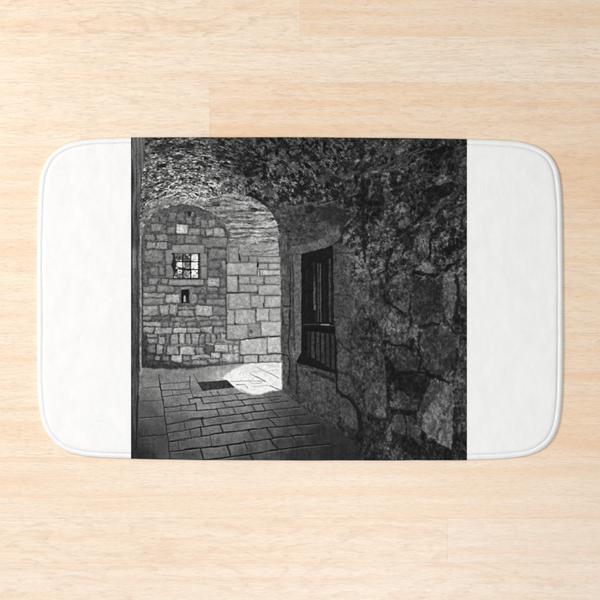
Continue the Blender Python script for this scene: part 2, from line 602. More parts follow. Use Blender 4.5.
def stone(img, x0, y0, x1, y1, v, rad=1.3, soft=0.5, warp=1.15, grain=0.13, jit=0.75, edge=0.10):
    bb = bbox(x0, y0, x1, y1)
    if bb is None: return
    j = lambda: _sr.uniform(-jit, jit)
    pts = [(x0 + j(), y0 + j()), ((x0 + x1) / 2 + j(), y0 + j() * .5), (x1 + j(), y0 + j()), (x1 + j() * .6, (y0 + y1) / 2),
           (x1 + j(), y1 + j()), ((x0 + x1) / 2 + j(), y1 + j() * .5), (x0 + j(), y1 + j()), (x0 + j() * .6, (y0 + y1) / 2)]
    cx, cy = (x0 + x1) / 2, (y0 + y1) / 2
    pts = [(cx + (p[0] - cx) * max(0.2, 1 - rad * .6 / max(1, (x1 - x0) / 2)), cy + (p[1] - cy) * max(0.2, 1 - rad * .6 / max(1, (y1 - y0) / 2)))
           for p in pts]
    sd = poly_sd(pts, X[bb] + WX[bb] * warp, Y[bb] + WY[bb] * warp) - rad * .6
    m = 1 - sst(-soft, soft, sd)
    lit = 1 + edge * np.clip((cy - Y[bb]) / max(2, (y1 - y0)), -.6, .6) + 0.05 * _sr.uniform(-1, 1)
    rim = 1 - 0.13 * sst(-2.0, 0, sd)
    tex = v * lit * rim * (1 + grain * (1.3 * G2[bb] + 1.0 * G1[bb] + 1.0 * G3[bb]))
    img[bb] = img[bb] * (1 - m) + tex * m


def relief(h, lx, ly, k):
    gy, gx = np.gradient(h)
    return np.tanh(k * S * (-(gx * lx + gy * ly)))


# --- 1. rubble vault and near wall -----------------------------------------------------------
tone = rbf([(133, 140, 80), (145, 145, 78), (165, 145, 72), (185, 150, 82), (160, 165, 100), (150, 185, 104), (170, 185, 126), (190, 175, 110),
            (190, 195, 146), (210, 190, 132), (205, 165, 92), (225, 150, 64), (240, 165, 50), (225, 180, 88), (235, 195, 120), (250, 190, 66),
            (260, 160, 56), (262, 185, 70), (280, 150, 50), (280, 170, 74), (280, 190, 82), (300, 160, 56), (300, 180, 66), (320, 150, 46),
            (330, 170, 62), (290, 210, 74), (300, 225, 66), (320, 215, 62), (310, 240, 72), (330, 235, 72), (285, 260, 74), (285, 300, 78),
            (345, 250, 66), (350, 300, 66), (350, 200, 48), (380, 160, 54), (380, 190, 54), (400, 150, 48), (430, 155, 36), (455, 150, 36),
            (460, 180, 44), (440, 185, 44), (430, 205, 36), (400, 210, 50), (375, 205, 40), (380, 235, 58), (420, 240, 56), (450, 230, 54),
            (460, 250, 46), (400, 260, 58), (370, 260, 70), (440, 280, 68), (410, 290, 54), (380, 300, 58), (400, 325, 64), (440, 330, 62),
            (460, 320, 42), (365, 340, 52), (350, 380, 58), (375, 380, 62), (400, 370, 42), (415, 385, 40), (440, 390, 68), (440, 420, 74),
            (460, 410, 46), (410, 405, 54), (400, 425, 50), (380, 430, 42), (350, 430, 44), (320, 420, 50), (462, 450, 40), (430, 455, 36)], 9)
img = tone.copy()
# rotated coordinates: the rubble leans along the vault
def rot(a):
    c, s = math.cos(a), math.sin(a)
    return X * c + Y * s, -X * s + Y * c
u1, v1 = rot(-0.55)
u2, v2 = rot(0.95)
# chips of stone: ragged worley cells
f1, f2, cid = worley((u1 + 2.2 * WX) / 6.5, (v1 + 2.2 * WY) / 3.6, 21)
chips = (cid - 0.5) * 0.50 - 0.50 * (1 - sst(0.02, 0.22, f2 - f1))
g1_, g2_, gid = worley((X + 1.6 * WX) / 2.9, (Y + 1.6 * WY) / 2.1, 23)
grav = (gid - 0.5) * 0.65 - 0.45 * (1 - sst(0.02, 0.3, g2_ - g1_))
pits = sst(0.10, 0.34, fbm((u2) / 7.5, v2 / 5.0, 31, 4, .6))
bumps = sst(0.05, 0.45, fbm(X / 5.5 + 3, Y / 4.2, 37, 4, .62))
ridge = 1 - np.abs(fbm(u1 / 13, v1 / 6, 41, 5, .6)) * 2.6
rgt = sst(225, 262, X + 0.4 * (Y - 150))          # 0 fine gravel at left .. 1 coarse pits at right
wall = sst(330, 352, X + 0.25 * (Y - 200))         # the near wall
left_tex = 1 + 0.60 * grav + 0.30 * G2 + 0.25 * G1
mid_tex = 1 + 0.45 * bumps - 0.52 * pits + 0.25 * chips + 0.35 * G2 + .2 * G1
u3, v3 = rot(-0.75)
big = fbm(u3 / 16, v3 / 7, 51, 5, .58)
cr = fbm(u3 / 11 + 9, v3 / 8, 57, 5, .6)
crack = 1 - sst(0.0, 0.055, np.abs(cr))
vert = fbm(X / 1.8, Y / 11, 61, 3)                # dripping vertical weathering low on the wall
wall_tex = 1 + 0.62 * big + 0.40 * G2 + 0.22 * G1 - 0.34 * crack + 0.18 * (bumps - .3)
low = sst(300, 345, Y)
wall_tex = wall_tex * (1 - .55 * low) + (1 + 0.30 * G3 + 0.34 * G2 + 0.24 * vert + .15 * G1 - .18 * crack) * .55 * low
mid_soft = sst(196, 212, Y) * (1 - sst(330, 345, X))    # smoother plaster above the door
mid_tex = mid_tex * (1 - mid_soft * .75) + mid_soft * .75 * (1 + .30 * G2 + .22 * G3 + .15 * G1)
# bodies of the stones seen in raking light
DX = 7 * fbm(X / 26, Y / 26, 221, 3); DY = 7 * fbm(X / 26, Y / 26, 223, 3)
hg = 3.4 * fbm(u1 / 5.0, v1 / 2.6, 157, 4, .62) + .8 * gid
rel_g = relief(hg, -.3, .95, .42)
hm_ = 2.6 * fbm(u2 / 7, v2 / 4.6, 159, 4, .6) + 2.0 * sst(.0, .25, f2 - f1) + 1.0 * cid
rel_m = relief(hm_, -.55, .8, .62)
th = np.arctan2(Y - 268, X - 188) * 58
rd = np.hypot(X - 188, (Y - 268) * 1.0)
c1, c2, cc = worley((th + 2.0 * WX) / 5.2, (rd + 1.6 * WY) / 2.7, 231)
hv = 1.6 * sst(0, .4, c2 - c1) + 1.3 * cc + 1.6 * fbm(th / 3.4, rd / 2.0, 233, 3, .6)
rel_v = relief(hv, -.2, .95, .42)
left_tex = np.exp(.85 * fbm(th / 2.9, rd / 1.9, 235, 4, .65) + .62 * fbm(X / 1.9, Y / 1.7, 237, 2) + .30 * rel_v + .30 * (cc - .5) - .45 * (1 - sst(.0, .10, c2 - c1)) - .55 * sst(.18, .36, fbm(th / 5, rd / 3.2, 163, 3, .6)) + .10)
mw = fbm((u2 + DX * .5) / 5.0, (v2 + DY * .5) / 3.4, 241, 5, .64)
rock = sst(-.17, .12, mw)
mid_new = np.exp(-.50 * (1 - rock) + .26 * rock + .80 * fbm(XW / 2.4, YW / 2.2, 243, 3, .6) + .28 * relief(3.2 * rock + 3 * fbm(u2 / 7, v2 / 5, 159, 3, .5), -.55, .8, .4))
mid_tex = mid_new * (1 - mid_soft) + mid_tex * (1 + .15 * rel_m) * mid_soft
hi = 1 - sst(262, 318, Y)
ud, vd = u3 + DX, v3 + DY
def crev(a, b, seed, w):
    n_ = fbm(a, b, seed, 4, .58)
    return (1 - sst(0, w, np.abs(n_))) * sst(-.1, .25, fbm(a * .6 + 3, b * .6, seed + 5, 2))
hs = 6 * fbm(ud / 15, vd / 8, 213, 4, .52) + 1.6 * fbm(X / 3.6, Y / 4, 215, 2)
rel_s = relief(hs, -.70, .62, .42)
t_up = 1.05 * fbm(ud / 9, vd / 5, 201, 5, .62) + .80 * fbm(XW / 2.2, YW / 2.2, 203, 4, .66) + .38 * rel_s - .75 * crev(ud / 10, vd / 7, 205, .07)
t_lo = .55 * fbm((X + DX) / 4.4, (Y + DY) / 7, 207, 5, .64) + .60 * fbm(XW / 2.0, YW / 2.8, 209, 3, .65) + .38 * fbm(X / 12, Y / 13, 211, 4) + .22 * rel_s - .5 * crev((X + DX) / 11, (Y + DY) / 15, 225, .05)
mossy = sst(352, 372, X)                       # the dressed part beside the door is calmer
t_lo = t_lo * (.62 + .38 * mossy)
wall_tex = np.clip(np.exp(1.04 * t_up * hi + 1.08 * t_lo * (1 - hi) + .03), .3, 2.5)
tone = tone * (1 + .10 * wall)
img = tone * ((left_tex * (1 - rgt) + mid_tex * rgt) * (1 - wall) + wall_tex * wall)
img = np.clip(img, 16, 205)
# lit ledge running over the door and grooves of the vault
line(img, [(286, 206), (300, 205), (306, 204), (312, 202), (316, 205), (322, 205), (330, 203), (338, 199)], 96, .8, .9, 2.2, .8)
fill(img, [(306, 206), (312, 205), (316, 210), (310, 215), (305, 212)], 36, 1.5, 1.5, .7)
fill(img, [(318, 209), (330, 206), (344, 208), (350, 215), (346, 228), (332, 226), (322, 220)], 46, 3, 1.6, .7)
for (x, y, rx, ry, v) in [(266, 186, 3, 2, 30), (300, 190, 5, 4, 32), (308, 180, 4, 5, 34), (318, 196, 4, 5, 34), (335, 195, 4, 6, 32),
                          (322, 172, 4, 5, 36), (296, 158, 6, 4, 36), (283, 145, 7, 4, 32), (268, 152, 5, 4, 34), (252, 172, 8, 7, 34),
                          (246, 158, 7, 4, 40), (258, 200, 4, 7, 40), (310, 152, 5, 4, 32), (337, 180, 4, 4, 40), (234, 148, 6, 3, 38),
                          (345, 165, 6, 4, 38), (362, 170, 6, 4, 38), (372, 150, 5, 3, 34), (220, 155, 5, 3, 44), (190, 148, 5, 3, 46),
                          (160, 150, 6, 4, 50), (177, 158, 5, 3, 56), (154, 176, 3, 1.5, 42), (166, 173, 2.5, 1, 48), (182, 171, 2, 1.2, 44)]:
    pts = [(x + rx * math.cos(a), y + ry * math.sin(a)) for a in np.linspace(0, 6.283, 9)[:-1]]
    fill(img, pts, v, 1.6, 2.6, .75)
for (x, y, rx, ry, v) in [(283, 152, 3, 3, 104), (291, 166, 4, 3, 96), (279, 170, 5, 6, 90), (297, 168, 3, 4, 100), (312, 148, 3, 2, 88),
                          (319, 156, 2, 1.6, 108), (326, 160, 3, 2, 104), (306, 157, 3, 2, 98), (316, 167, 3, 2, 92), (330, 153, 3, 1.6, 84),
                          (322, 180, 4, 5, 82), (328, 172, 4, 4, 78), (340, 175, 5, 4, 84), (345, 188, 4, 6, 78), (239, 148, 4, 1.6, 105),
                          (228, 143, 5, 1.2, 110), (246, 158, 2, 2, 104), (244, 179, 3, 3, 104), (232, 166, 6, 1, 120), (226, 172, 7, 1.2, 124),
                          (268, 190, 7, 6, 84), (262, 145, 6, 1.5, 96), (272, 162, 4, 2, 90), (258, 170, 4, 1.4, 96), (149, 149, 2.5, 3, 112), (167, 150, 2.5, 3, 104),
                          (183, 163, 2, 2, 96), (197, 154, 1.6, 2, 110)]:
    a0 = _sr.uniform(-.6, .2)
    pts = []
    for a in np.linspace(0, 6.283, 9)[:-1]:
        q = (rx * math.cos(a) * _sr.uniform(.7, 1.2), ry * math.sin(a) * _sr.uniform(.7, 1.2))
        pts.append((x + q[0] * math.cos(a0) - q[1] * math.sin(a0), y + q[0] * math.sin(a0) + q[1] * math.cos(a0)))
    fill(img, pts, v * .92, 1.0, 2.0, .75, .14)

# --- near wall: boulders, hollows and cracks ---------------------------------------------------
WALL_POLYS = [
    ([(414, 213), (419, 202), (435, 184), (444, 181), (453, 181), (456, 186), (446, 197), (435, 207), (423, 219)], 30, 1.6, 2.0, .9),
    ([(434, 181), (440, 175), (453, 178), (456, 182), (444, 183), (437, 186)], 66, 1.0, 1.5, .8),
    ([(430, 211), (440, 202), (456, 190), (459, 195), (448, 204), (436, 213)], 66, 1.4, 1.8, .8),
    ([(428, 160), (436, 152), (450, 146), (455, 147), (456, 156), (446, 160), (438, 164)], 24, 2.5, 2.0, .8),
    ([(452, 150), (467, 146), (467, 200), (458, 182)], 50, 3, 1.6, .6),
    ([(370, 190), (376, 184), (384, 188), (386, 200), (384, 213), (376, 218), (370, 208)], 32, 1.6, 2.4, .8),
    ([(389, 176), (393, 171), (399, 174), (398, 186), (391, 187)], 30, 1.2, 2.0, .8),
    ([(402, 175), (412, 172), (416, 186), (404, 190)], 42, 1.8, 2.0, .7),
    ([(402, 196), (408, 190), (410, 203), (404, 210)], 34, 1.4, 2.0, .7),
    ([(364, 180), (370, 178), (371, 196), (367, 214), (362, 205)], 36, 1.8, 2, .6),
    ([(353, 214), (366, 210), (366, 228), (356, 232)], 44, 2.5, 1.8, .6),
    ([(399, 228), (410, 224), (419, 228), (414, 244), (404, 252), (399, 243)], 40, 1.6, 2.2, .8),
    ([(421, 224), (428, 222), (431, 238), (428, 256), (422, 256), (419, 243)], 72, 1.2, 1.8, .8),
    ([(405, 262), (412, 248), (418, 255), (421, 264), (413, 266)], 66, 1.4, 2, .7),
    ([(372, 223), (384, 220), (386, 232), (376, 240), (369, 236)], 70, 2, 2.6, .7),
    ([(398, 226), (406, 219), (412, 222), (402, 231)], 80, 1.4, 2.0, .6),
    ([(356, 150), (361, 148), (366, 152), (364, 159), (357, 158)], 30, 1.4, 1.6, .85),
    ([(374, 145), (380, 143), (384, 148), (380, 153), (375, 151)], 68, 1.2, 1.4, .7),
    ([(347, 183), (353, 181), (356, 186), (352, 192), (347, 190)], 74, 1.2, 1.6, .8),
    ([(353.5, 175), (356, 173), (358, 184), (355, 184)], 27, .9, 1.4, .9),
    ([(340.5, 186), (343, 184), (344.5, 191), (341, 192)], 26, .9, 1.4, .9),
    ([(392, 173), (396, 170), (399, 174), (396, 184), (392, 182)], 28, 1.2, 1.8, .85),
    ([(347, 148), (350, 145), (352, 149), (348, 150.5)], 26, 1.0, 1.4, .85),
    ([(362, 188), (365, 184), (367, 196), (364, 200)], 29, 1.0, 1.6, .8),
    ([(368, 188), (372, 185), (374, 192), (369, 200)], 70, 1.0, 1.6, .7),
    ([(384, 188), (387, 186), (389, 199), (385, 201)], 68, 1.0, 1.6, .7),
    ([(417, 160), (421, 157), (425, 160), (422, 164)], 78, 1.2, 1.6, .8),
    ([(418, 236), (424, 232), (429, 238), (430, 256), (424, 260), (418, 252)], 78, 1.0, 1.2, .8),
    ([(455, 210), (460, 208), (463, 214), (458, 219)], 90, 1.4, 2.0, .7),
    ([(402, 222), (408, 219), (411, 226), (404, 230)], 84, 1.2, 1.8, .7),
    ([(459, 268), (463, 266), (464, 270), (460, 271)], 86, .9, 1.2, .8),
    ([(448, 238), (451, 226), (455, 228), (455, 247), (450, 255), (446, 250)], 28, 1.0, 1.8, .9),
    ([(444, 218), (456, 206), (464, 212), (460, 224), (449, 226)], 66, 2, 2, .5),
    ([(413, 280), (430, 282), (442, 276), (442, 300), (436, 322), (424, 328), (412, 322), (411, 300)], 50, 2, 1.8, .6),
    ([(444, 276), (450, 270), (456, 276), (457, 296), (452, 318), (444, 316), (446, 296)], 84, 1.8, 2.0, .85),
    ([(427, 322), (434, 312), (443, 316), (440, 324)], 72, 1.4, 1.8, .6),
    ([(424, 330), (440, 328), (455, 334), (456, 356), (448, 374), (436, 376), (424, 360)], 60, 2, 1.8, .7),
    ([(397, 325), (403, 322), (409, 325), (407, 331), (399, 332)], 86, 1.0, 1.2, .85),
    ([(411, 327), (416, 325), (421, 330), (420, 336), (413, 335)], 84, 1.0, 1.2, .85),
    ([(388, 334), (398, 332), (412, 338), (412, 347), (404, 349), (390, 344)], 64, 1.4, 1.6, .7),
    ([(391, 352), (402, 350), (412, 352), (418, 366), (418, 374), (400, 374), (390, 362)], 58, 1.4, 1.8, .7),
    ([(364, 250), (369, 250), (370, 285), (366, 306), (362, 300)], 84, 1.2, 2.6, .7),
    ([(372, 300), (380, 292), (384, 305), (382, 322), (374, 318)], 70, 1.8, 2.2, .6),
    ([(384, 262), (392, 258), (394, 275), (390, 288), (384, 282)], 36, 1.6, 2, .6),
    ([(398, 268), (406, 266), (404, 282), (400, 298), (396, 284)], 72, 1.2, 2.0, .6),
    ([(378, 274), (386, 284), (390, 300), (386, 306), (380, 292)], 34, 1.4, 2.4, .7),
    ([(391, 304), (400, 302), (410, 306), (408, 312), (396, 312)], 74, 1.2, 1.8, .7),
    ([(366, 372), (382, 370), (387, 390), (387, 415), (376, 418), (366, 408)], 66, 1.6, 1.2, .8),
    ([(376, 410), (386, 408), (387, 418), (379, 419)], 72, 1.4, 1.4, .6),
    ([(386, 352), (392, 362), (396, 374), (392, 380), (388, 420), (386, 390)], 30, 1.4, 1.6, .8),
    ([(391, 376), (402, 373), (416, 374), (431, 376), (428, 388), (420, 398), (408, 397), (396, 389)], 33, 1.2, 1.4, .92),
    ([(393, 398), (399, 391), (408, 397), (416, 404), (417, 410), (406, 411), (394, 407)], 60, 1.0, 1.6, .9),
    ([(387, 384), (393, 386), (396, 392), (391, 388)], 74, .8, 1.2, .6),
    ([(390, 410), (404, 410), (416, 411), (416, 416), (404, 415), (394, 416)], 26, 1, 1.4, .85),
    ([(393, 420), (398, 416), (404, 414), (406, 424), (405, 434), (399, 434), (394, 428)], 60, 1.0, 1.6, .9),
    ([(408, 420), (412, 416), (418, 424), (425, 441), (421, 445), (412, 438), (407, 432)], 60, 1.0, 1.6, .9),
    ([(385, 432), (389, 429), (394, 437), (392, 441), (386, 440)], 70, .9, 1.2, .9),
    ([(396, 445), (401, 441), (407, 446), (405, 451), (398, 450)], 62, .9, 1.2, .9),
    ([(392, 430), (406, 437), (424, 446), (446, 449), (440, 454), (410, 456), (392, 442)], 29, 1.4, 1.4, .7),
    ([(432, 380), (440, 383), (446, 386), (440, 394), (432, 403), (424, 414), (420, 418), (420, 406), (426, 392)], 62, .9, .9, .9),
    ([(452, 385), (454, 400), (453, 420), (451, 449), (444, 446), (436, 443), (427, 440), (421, 430), (423, 415), (432, 404), (441, 392)], 92, 1.3, 2.0, .95),
    ([(421, 429), (430, 437), (444, 446), (451, 449), (446, 452), (430, 446), (420, 438)], 28, .9, 1.0, .8),
    ([(425, 427), (432, 422), (440, 426), (436, 440), (428, 437)], 96, 2, 2.0, .6),
    ([(444, 392), (451, 388), (450, 404), (444, 416), (440, 408)], 100, 2, 2.0, .6),
    ([(340, 398), (350, 400), (357, 412), (358, 430), (350, 428), (341, 416)], 72, 1.2, 1.0, .8),
    ([(362, 420), (378, 422), (384, 440), (372, 446), (360, 436)], 46, 2, 1.2, .7),
]
for pts, v, soft, warp, op in WALL_POLYS:
    if v >= 50:
        fill(img, [(x + 1.0, y + 1.3) for x, y in pts], 24, 1.5, warp, .55)
        fill(img, [(x - .5, y - .6) for x, y in pts], v * 1.22, .8, warp * 1.1, op * .6, .16, wall_tex)
    fill(img, pts, v * 1.06, soft, warp, op, .16, wall_tex)
for pts, v, w in [
    ([(414, 274), (424, 275), (436, 276), (446, 270), (453, 264), (460, 261)], 24, 1.7),
    ([(421, 327), (430, 325), (439, 325)], 28, 1.1), ([(420, 330), (419, 345), (420, 372)], 28, 1.2),
    ([(410, 294), (410, 310), (412, 326)], 28, 1.2), ([(386, 342), (396, 345), (410, 348), (412, 340)], 26, 1.6),
    ([(392, 250), (388, 262), (387, 280)], 30, 1.4), ([(388, 303), (396, 308), (404, 314)], 26, 1.5),
    ([(398, 374), (412, 373), (424, 372), (434, 377)], 26, 1.4), ([(424, 368), (430, 374), (436, 376), (450, 383)], 24, 1.6),
    ([(453, 384), (456, 370), (457, 350)], 34, 1.0), ([(452, 330), (462, 332)], 30, 1.0), ([(457, 276), (459, 300), (457, 318)], 30, 1.4),
    ([(362, 170), (364, 200), (365, 240), (364, 262)], 32, 1.3), ([(366, 214), (378, 226)], 30, 1.2),
    ([(391, 153), (396, 149), (402, 145)], 74, .9), ([(394, 158), (400, 155), (405, 151)], 26, 1.0), ([(341, 178), (350, 174), (359, 172)], 72, 1.0), ([(402, 158), (412, 153), (421, 148)], 74, .9), ([(410, 159), (418, 153), (426, 150), (439, 148.5)], 78, .9),
    ([(428, 154), (436, 150), (446, 146), (454, 147)], 22, 1.3), ([(437, 165), (441, 161)], 66, .7), ([(443, 163), (446, 159.5)], 62, .7), ([(431, 238), (431, 252), (428, 260)], 26, 1.0), ([(366, 150), (368, 154), (366, 158)], 74, .7), ([(402, 264), (404, 252), (408, 244)], 32, 1.0),
    ([(422, 222), (432, 212), (440, 208)], 74, 0.8), ([(420, 164), (430, 160), (424, 176), (428, 184)], 66, .9),
    ([(380, 170), (392, 160), (406, 152)], 70, .9), ([(360, 176), (376, 168), (388, 164)], 72, .9), ([(390, 148), (404, 143), (420, 142)], 62, .9),
    ([(396, 172), (398, 160), (408, 166), (416, 170)], 68, .9), ([(380, 214), (386, 204), (386, 190)], 64, .8),
    ([(416, 215), (417, 200), (412, 192)], 66, .9)]:
    line(img, pts, v, w, 1.0, 2.4, .8)

img = np.clip(img, 15, 130 + 80 * (1 - wall))

# --- near jamb, doorway and lower wall -----------------------------------------------------------
JT = 88 * (1 + .30 * fbm(X / 2.0, Y / 16, 181, 3) + .14 * fbm(X / 6, Y / 9, 183, 3) - .25 * sst(352, 400, Y))
LW = 86 * (1 + .26 * fbm(X / 2.0, Y / 15, 185, 3) + .22 * fbm(X / 7, Y / 9, 187, 3) - .22 * sst(390, 420, Y))
fill(img, [(279, 233), (285, 232), (292, 250), (293, 300), (296, 358), (298, 362), (300, 404), (290, 397), (283, 391), (279, 388)], JT, .7, .5, .85, .15)
for k in range(2):
    fill(img, [(283.5, 284 + 46 * k), (289.5, 283 + 46 * k), (290, 304 + 46 * k), (284, 306 + 46 * k)], 82, .9, .8, .5, .1)
line(img, [(290.5, 262), (290, 285), (290.5, 306), (284, 306)], 42, .7, .6, .8, .8)
line(img, [(290.2, 310), (290, 326), (288.5, 344), (290, 356)], 40, .8, .6, .9, .8)
line(img, [(283, 312), (283, 324), (289, 326)], 44, .6, .6, .6, .7)
line(img, [(282, 354), (288, 356), (289.5, 366), (288.5, 384)], 40, .8, .6, .8, .8)
line(img, [(279.5, 340), (281, 372), (279.5, 384)], 54, .8, .6, .4, .5)
fill(img, [(289, 251), (291.5, 246), (299, 244), (306, 243.5), (316, 240), (326, 236), (333, 231), (339, 230), (341, 236), (333, 243), (325, 247), (313, 250.5),
           (302, 253.6), (294, 253)], 98, .8, 1.9, .9, .16)
fill(img, [(300, 240), (308, 232), (312, 240), (304, 244)], 70, 1.4, 1.6, .5)
fill(img, [(318, 224), (327, 220), (326, 225), (319, 229)], 88, 1.2, 1.5, .6)
fill(img, [(333, 247), (342, 244), (350, 250), (352, 300), (350, 330), (342, 340), (336, 330), (334, 300)], 78, 1.4, 1.0, .6, .2)
for y in (253.5, 276, 296, 318):
    line(img, [(334.5, y), (342, y - 1.4), (350, y + .6)], 46, .6, .6, 1.2, .6)
fill(img, [(292.5, 255), (301.5, 254.4), (302, 300), (301.5, 352), (297, 360), (294.5, 352), (293, 300)], 102, .7, .7, .92, .12)
line(img, [(293, 255), (293, 300), (295, 350)], 52, .7, .7, .8, .7)
for y in (279, 291, 312, 338):
    line(img, [(293, y), (301, y + .4)], 66, .5, .6, 1.0, .5)
DOOR = [(301.3, 254.8), (313, 251), (325, 248), (333, 245), (333.2, 262), (334, 320), (336.5, 342), (336.6, 374), (322, 370), (308, 366), (296, 362.5), (301.3, 352)]
fill(img, DOOR, 31, .6, .5, 1, .10)
for x0_, x1_, ya, yb, v in [(313, 314.6, 262, 282, 48), (317.4, 318.5, 263, 322, 70), (319.5, 321.0, 263, 322, 76), (313.2, 315.0, 281, 310, 88),
                            (315.4, 316.2, 285, 322, 52), (328.5, 330.6, 259, 322, 66), (331.6, 332.3, 262, 322, 50), (306, 307, 258, 322, 38), (323.5, 324.3, 262, 322, 42)]:
    fill(img, [(x0_, ya), (x1_, ya), (x1_ + .3, yb), (x0_ + .3, yb)], v, .45, .55, .9, .15)
line(img, [(304, 324.4), (320, 324.4), (336, 326.2)], 64, .5, .5, .3, .9)
line(img, [(321.5, 324.5), (325, 324.6), (329, 324.9)], 140, .55, .6, .4, .95)
fill(img, [(304, 327), (336, 329), (336, 333), (304, 330.6)], 24, .6, .3, .9)
for k, (x, ya, yb) in enumerate([(312.8, 331.5, 359), (317.8, 332, 361), (322.6, 332.5, 364), (327.4, 333, 367), (332.6, 333.5, 369)]):
    fill(img, [(x - 1.7, ya), (x + 1.5, ya + .3), (x + 2.0, yb), (x - 1.4, yb - 1)], 62 - 2 * k, .5, .4, .95, .12)
fill(img, [(307, 331), (310, 331), (310, 358), (307.5, 358)], 46, .6, .4, .8)
fill(img, [(297, 366), (310, 369), (322, 373), (336, 378), (337, 392), (340, 420), (334, 424), (318, 415), (300, 403), (297, 390)], LW, .9, .6, .9, .15)
for (xa, ya, xb, yb, v) in [(335, 254, 343, 275, 76), (334.8, 277, 346, 295, 84), (335.4, 297, 343, 317, 74), (336, 319, 348, 339, 86), (337.4, 342, 350, 357, 80), (338, 359, 347, 371, 86), (338.5, 376, 350, 392, 80),
                            (299, 371, 311, 390, 88), (313, 381, 326, 402, 84), (328, 388, 337, 412, 80), (299, 392, 310, 402, 74), (312, 404, 325, 414, 70)]:
    fill(img, [(xa - .6, ya - .6), (xb + .6, ya - .4), (xb + .7, yb + .6), (xa - .6, yb + .7)], 48, .8, 1.2, .55)
    fill(img, [(xa, ya), (xb, ya + .2), (xb, yb), (xa, yb)], v, .7, 1.2, .72, .2)
for x in (298.5, 304, 309, 315, 321, 327, 332):
    line(img, [(x, 372 + (x - 297) * .25), (x + .4, 392 + (x - 297) * .5)], 58, .6, .8, 1.2, .45)
fill(img, [(311, 371), (324, 373.5), (334, 378), (334, 383), (322, 377), (312, 374)], 38, 1.4, 1.0, .85)
fill(img, [(305.5, 372), (308, 372), (308, 376), (306, 376)], 40, .9, .6, .8)
line(img, [(296, 364), (297.5, 380), (297, 394)], 42, .8, .7, .7, .8)
line(img, [(336.5, 372), (336.5, 384), (337.6, 392), (344, 395), (349.5, 398), (354, 404), (358, 410), (363, 430)], 32, 1.4, .9, 1.2, .85)
line(img, [(337, 341), (344, 348), (352, 352)], 42, .9, .8, 1.6, .7)
line(img, [(338, 372), (350, 375), (352, 382)], 40, .9, .8, 1.0, .7)
fill(img, [(338, 352), (349, 354), (350, 372), (338, 370)], 82, 1.0, 1.2, .7, .16)
fill(img, [(339, 376), (350, 378), (355, 392), (346, 394), (339, 388)], 78, 1.0, 1.2, .7, .16)
line(img, [(340, 418), (338, 424), (344, 430)], 36, 1.1, .9, 1.0, .8)

# --- 2. paved floor ----------------------------------------------------------------------------------
FLOOR = [(131, 460), (131, 458), (135.5, 455), (138.5, 395), (140.5, 366), (165, 368), (200, 366.5), (225, 363.5), (247, 362), (279, 361), (279, 388), (284, 392), (290, 397), (300, 405), (320, 418), (334, 427), (345, 435), (356, 446), (362, 462), (131, 462)]
ft = rbf([(150, 374, 100), (165, 385, 108), (200, 371, 116), (215, 375, 128), (165, 400, 98), (185, 396, 108), (210, 400, 110), (240, 400, 108), (262, 402, 92), (280, 400, 72), (280, 415, 66), (300, 420, 52),
          (320, 440, 42), (262, 440, 76), (240, 425, 92), (215, 430, 92), (220, 448, 84), (180, 430, 78), (160, 440, 60), (150, 415, 70), (145, 435, 54), (140, 455, 40), (185, 452, 66),
          (300, 455, 42), (340, 452, 38), (250, 458, 62), (285, 440, 56), (272, 428, 74)], 7)
slab_u = (X - (160 + (Y - 375) * .12)) / (20 + (Y - 370) * .16)
slab_v = (Y + (X - 200) * .115 - 372) * (1.0 / (3.6 + np.clip(Y - 372, 0, 100) * .062))
slab = h2(np.floor(slab_u + .5 * np.floor(slab_v)), np.floor(slab_v), 191) - .5
floor = ft * 1.22 * (1 + .09 * slab * sst(160, 172, X) + 0.09 * G2 + 0.16 * G3 + 0.07 * G1 + 0.10 * fbm(X / 2.2, Y / 14, 92, 3) * sst(400, 440, Y))
bb, m = mask_poly(FLOOR, .6, .6)
img[bb] = img[bb] * (1 - m) + floor[bb] * m
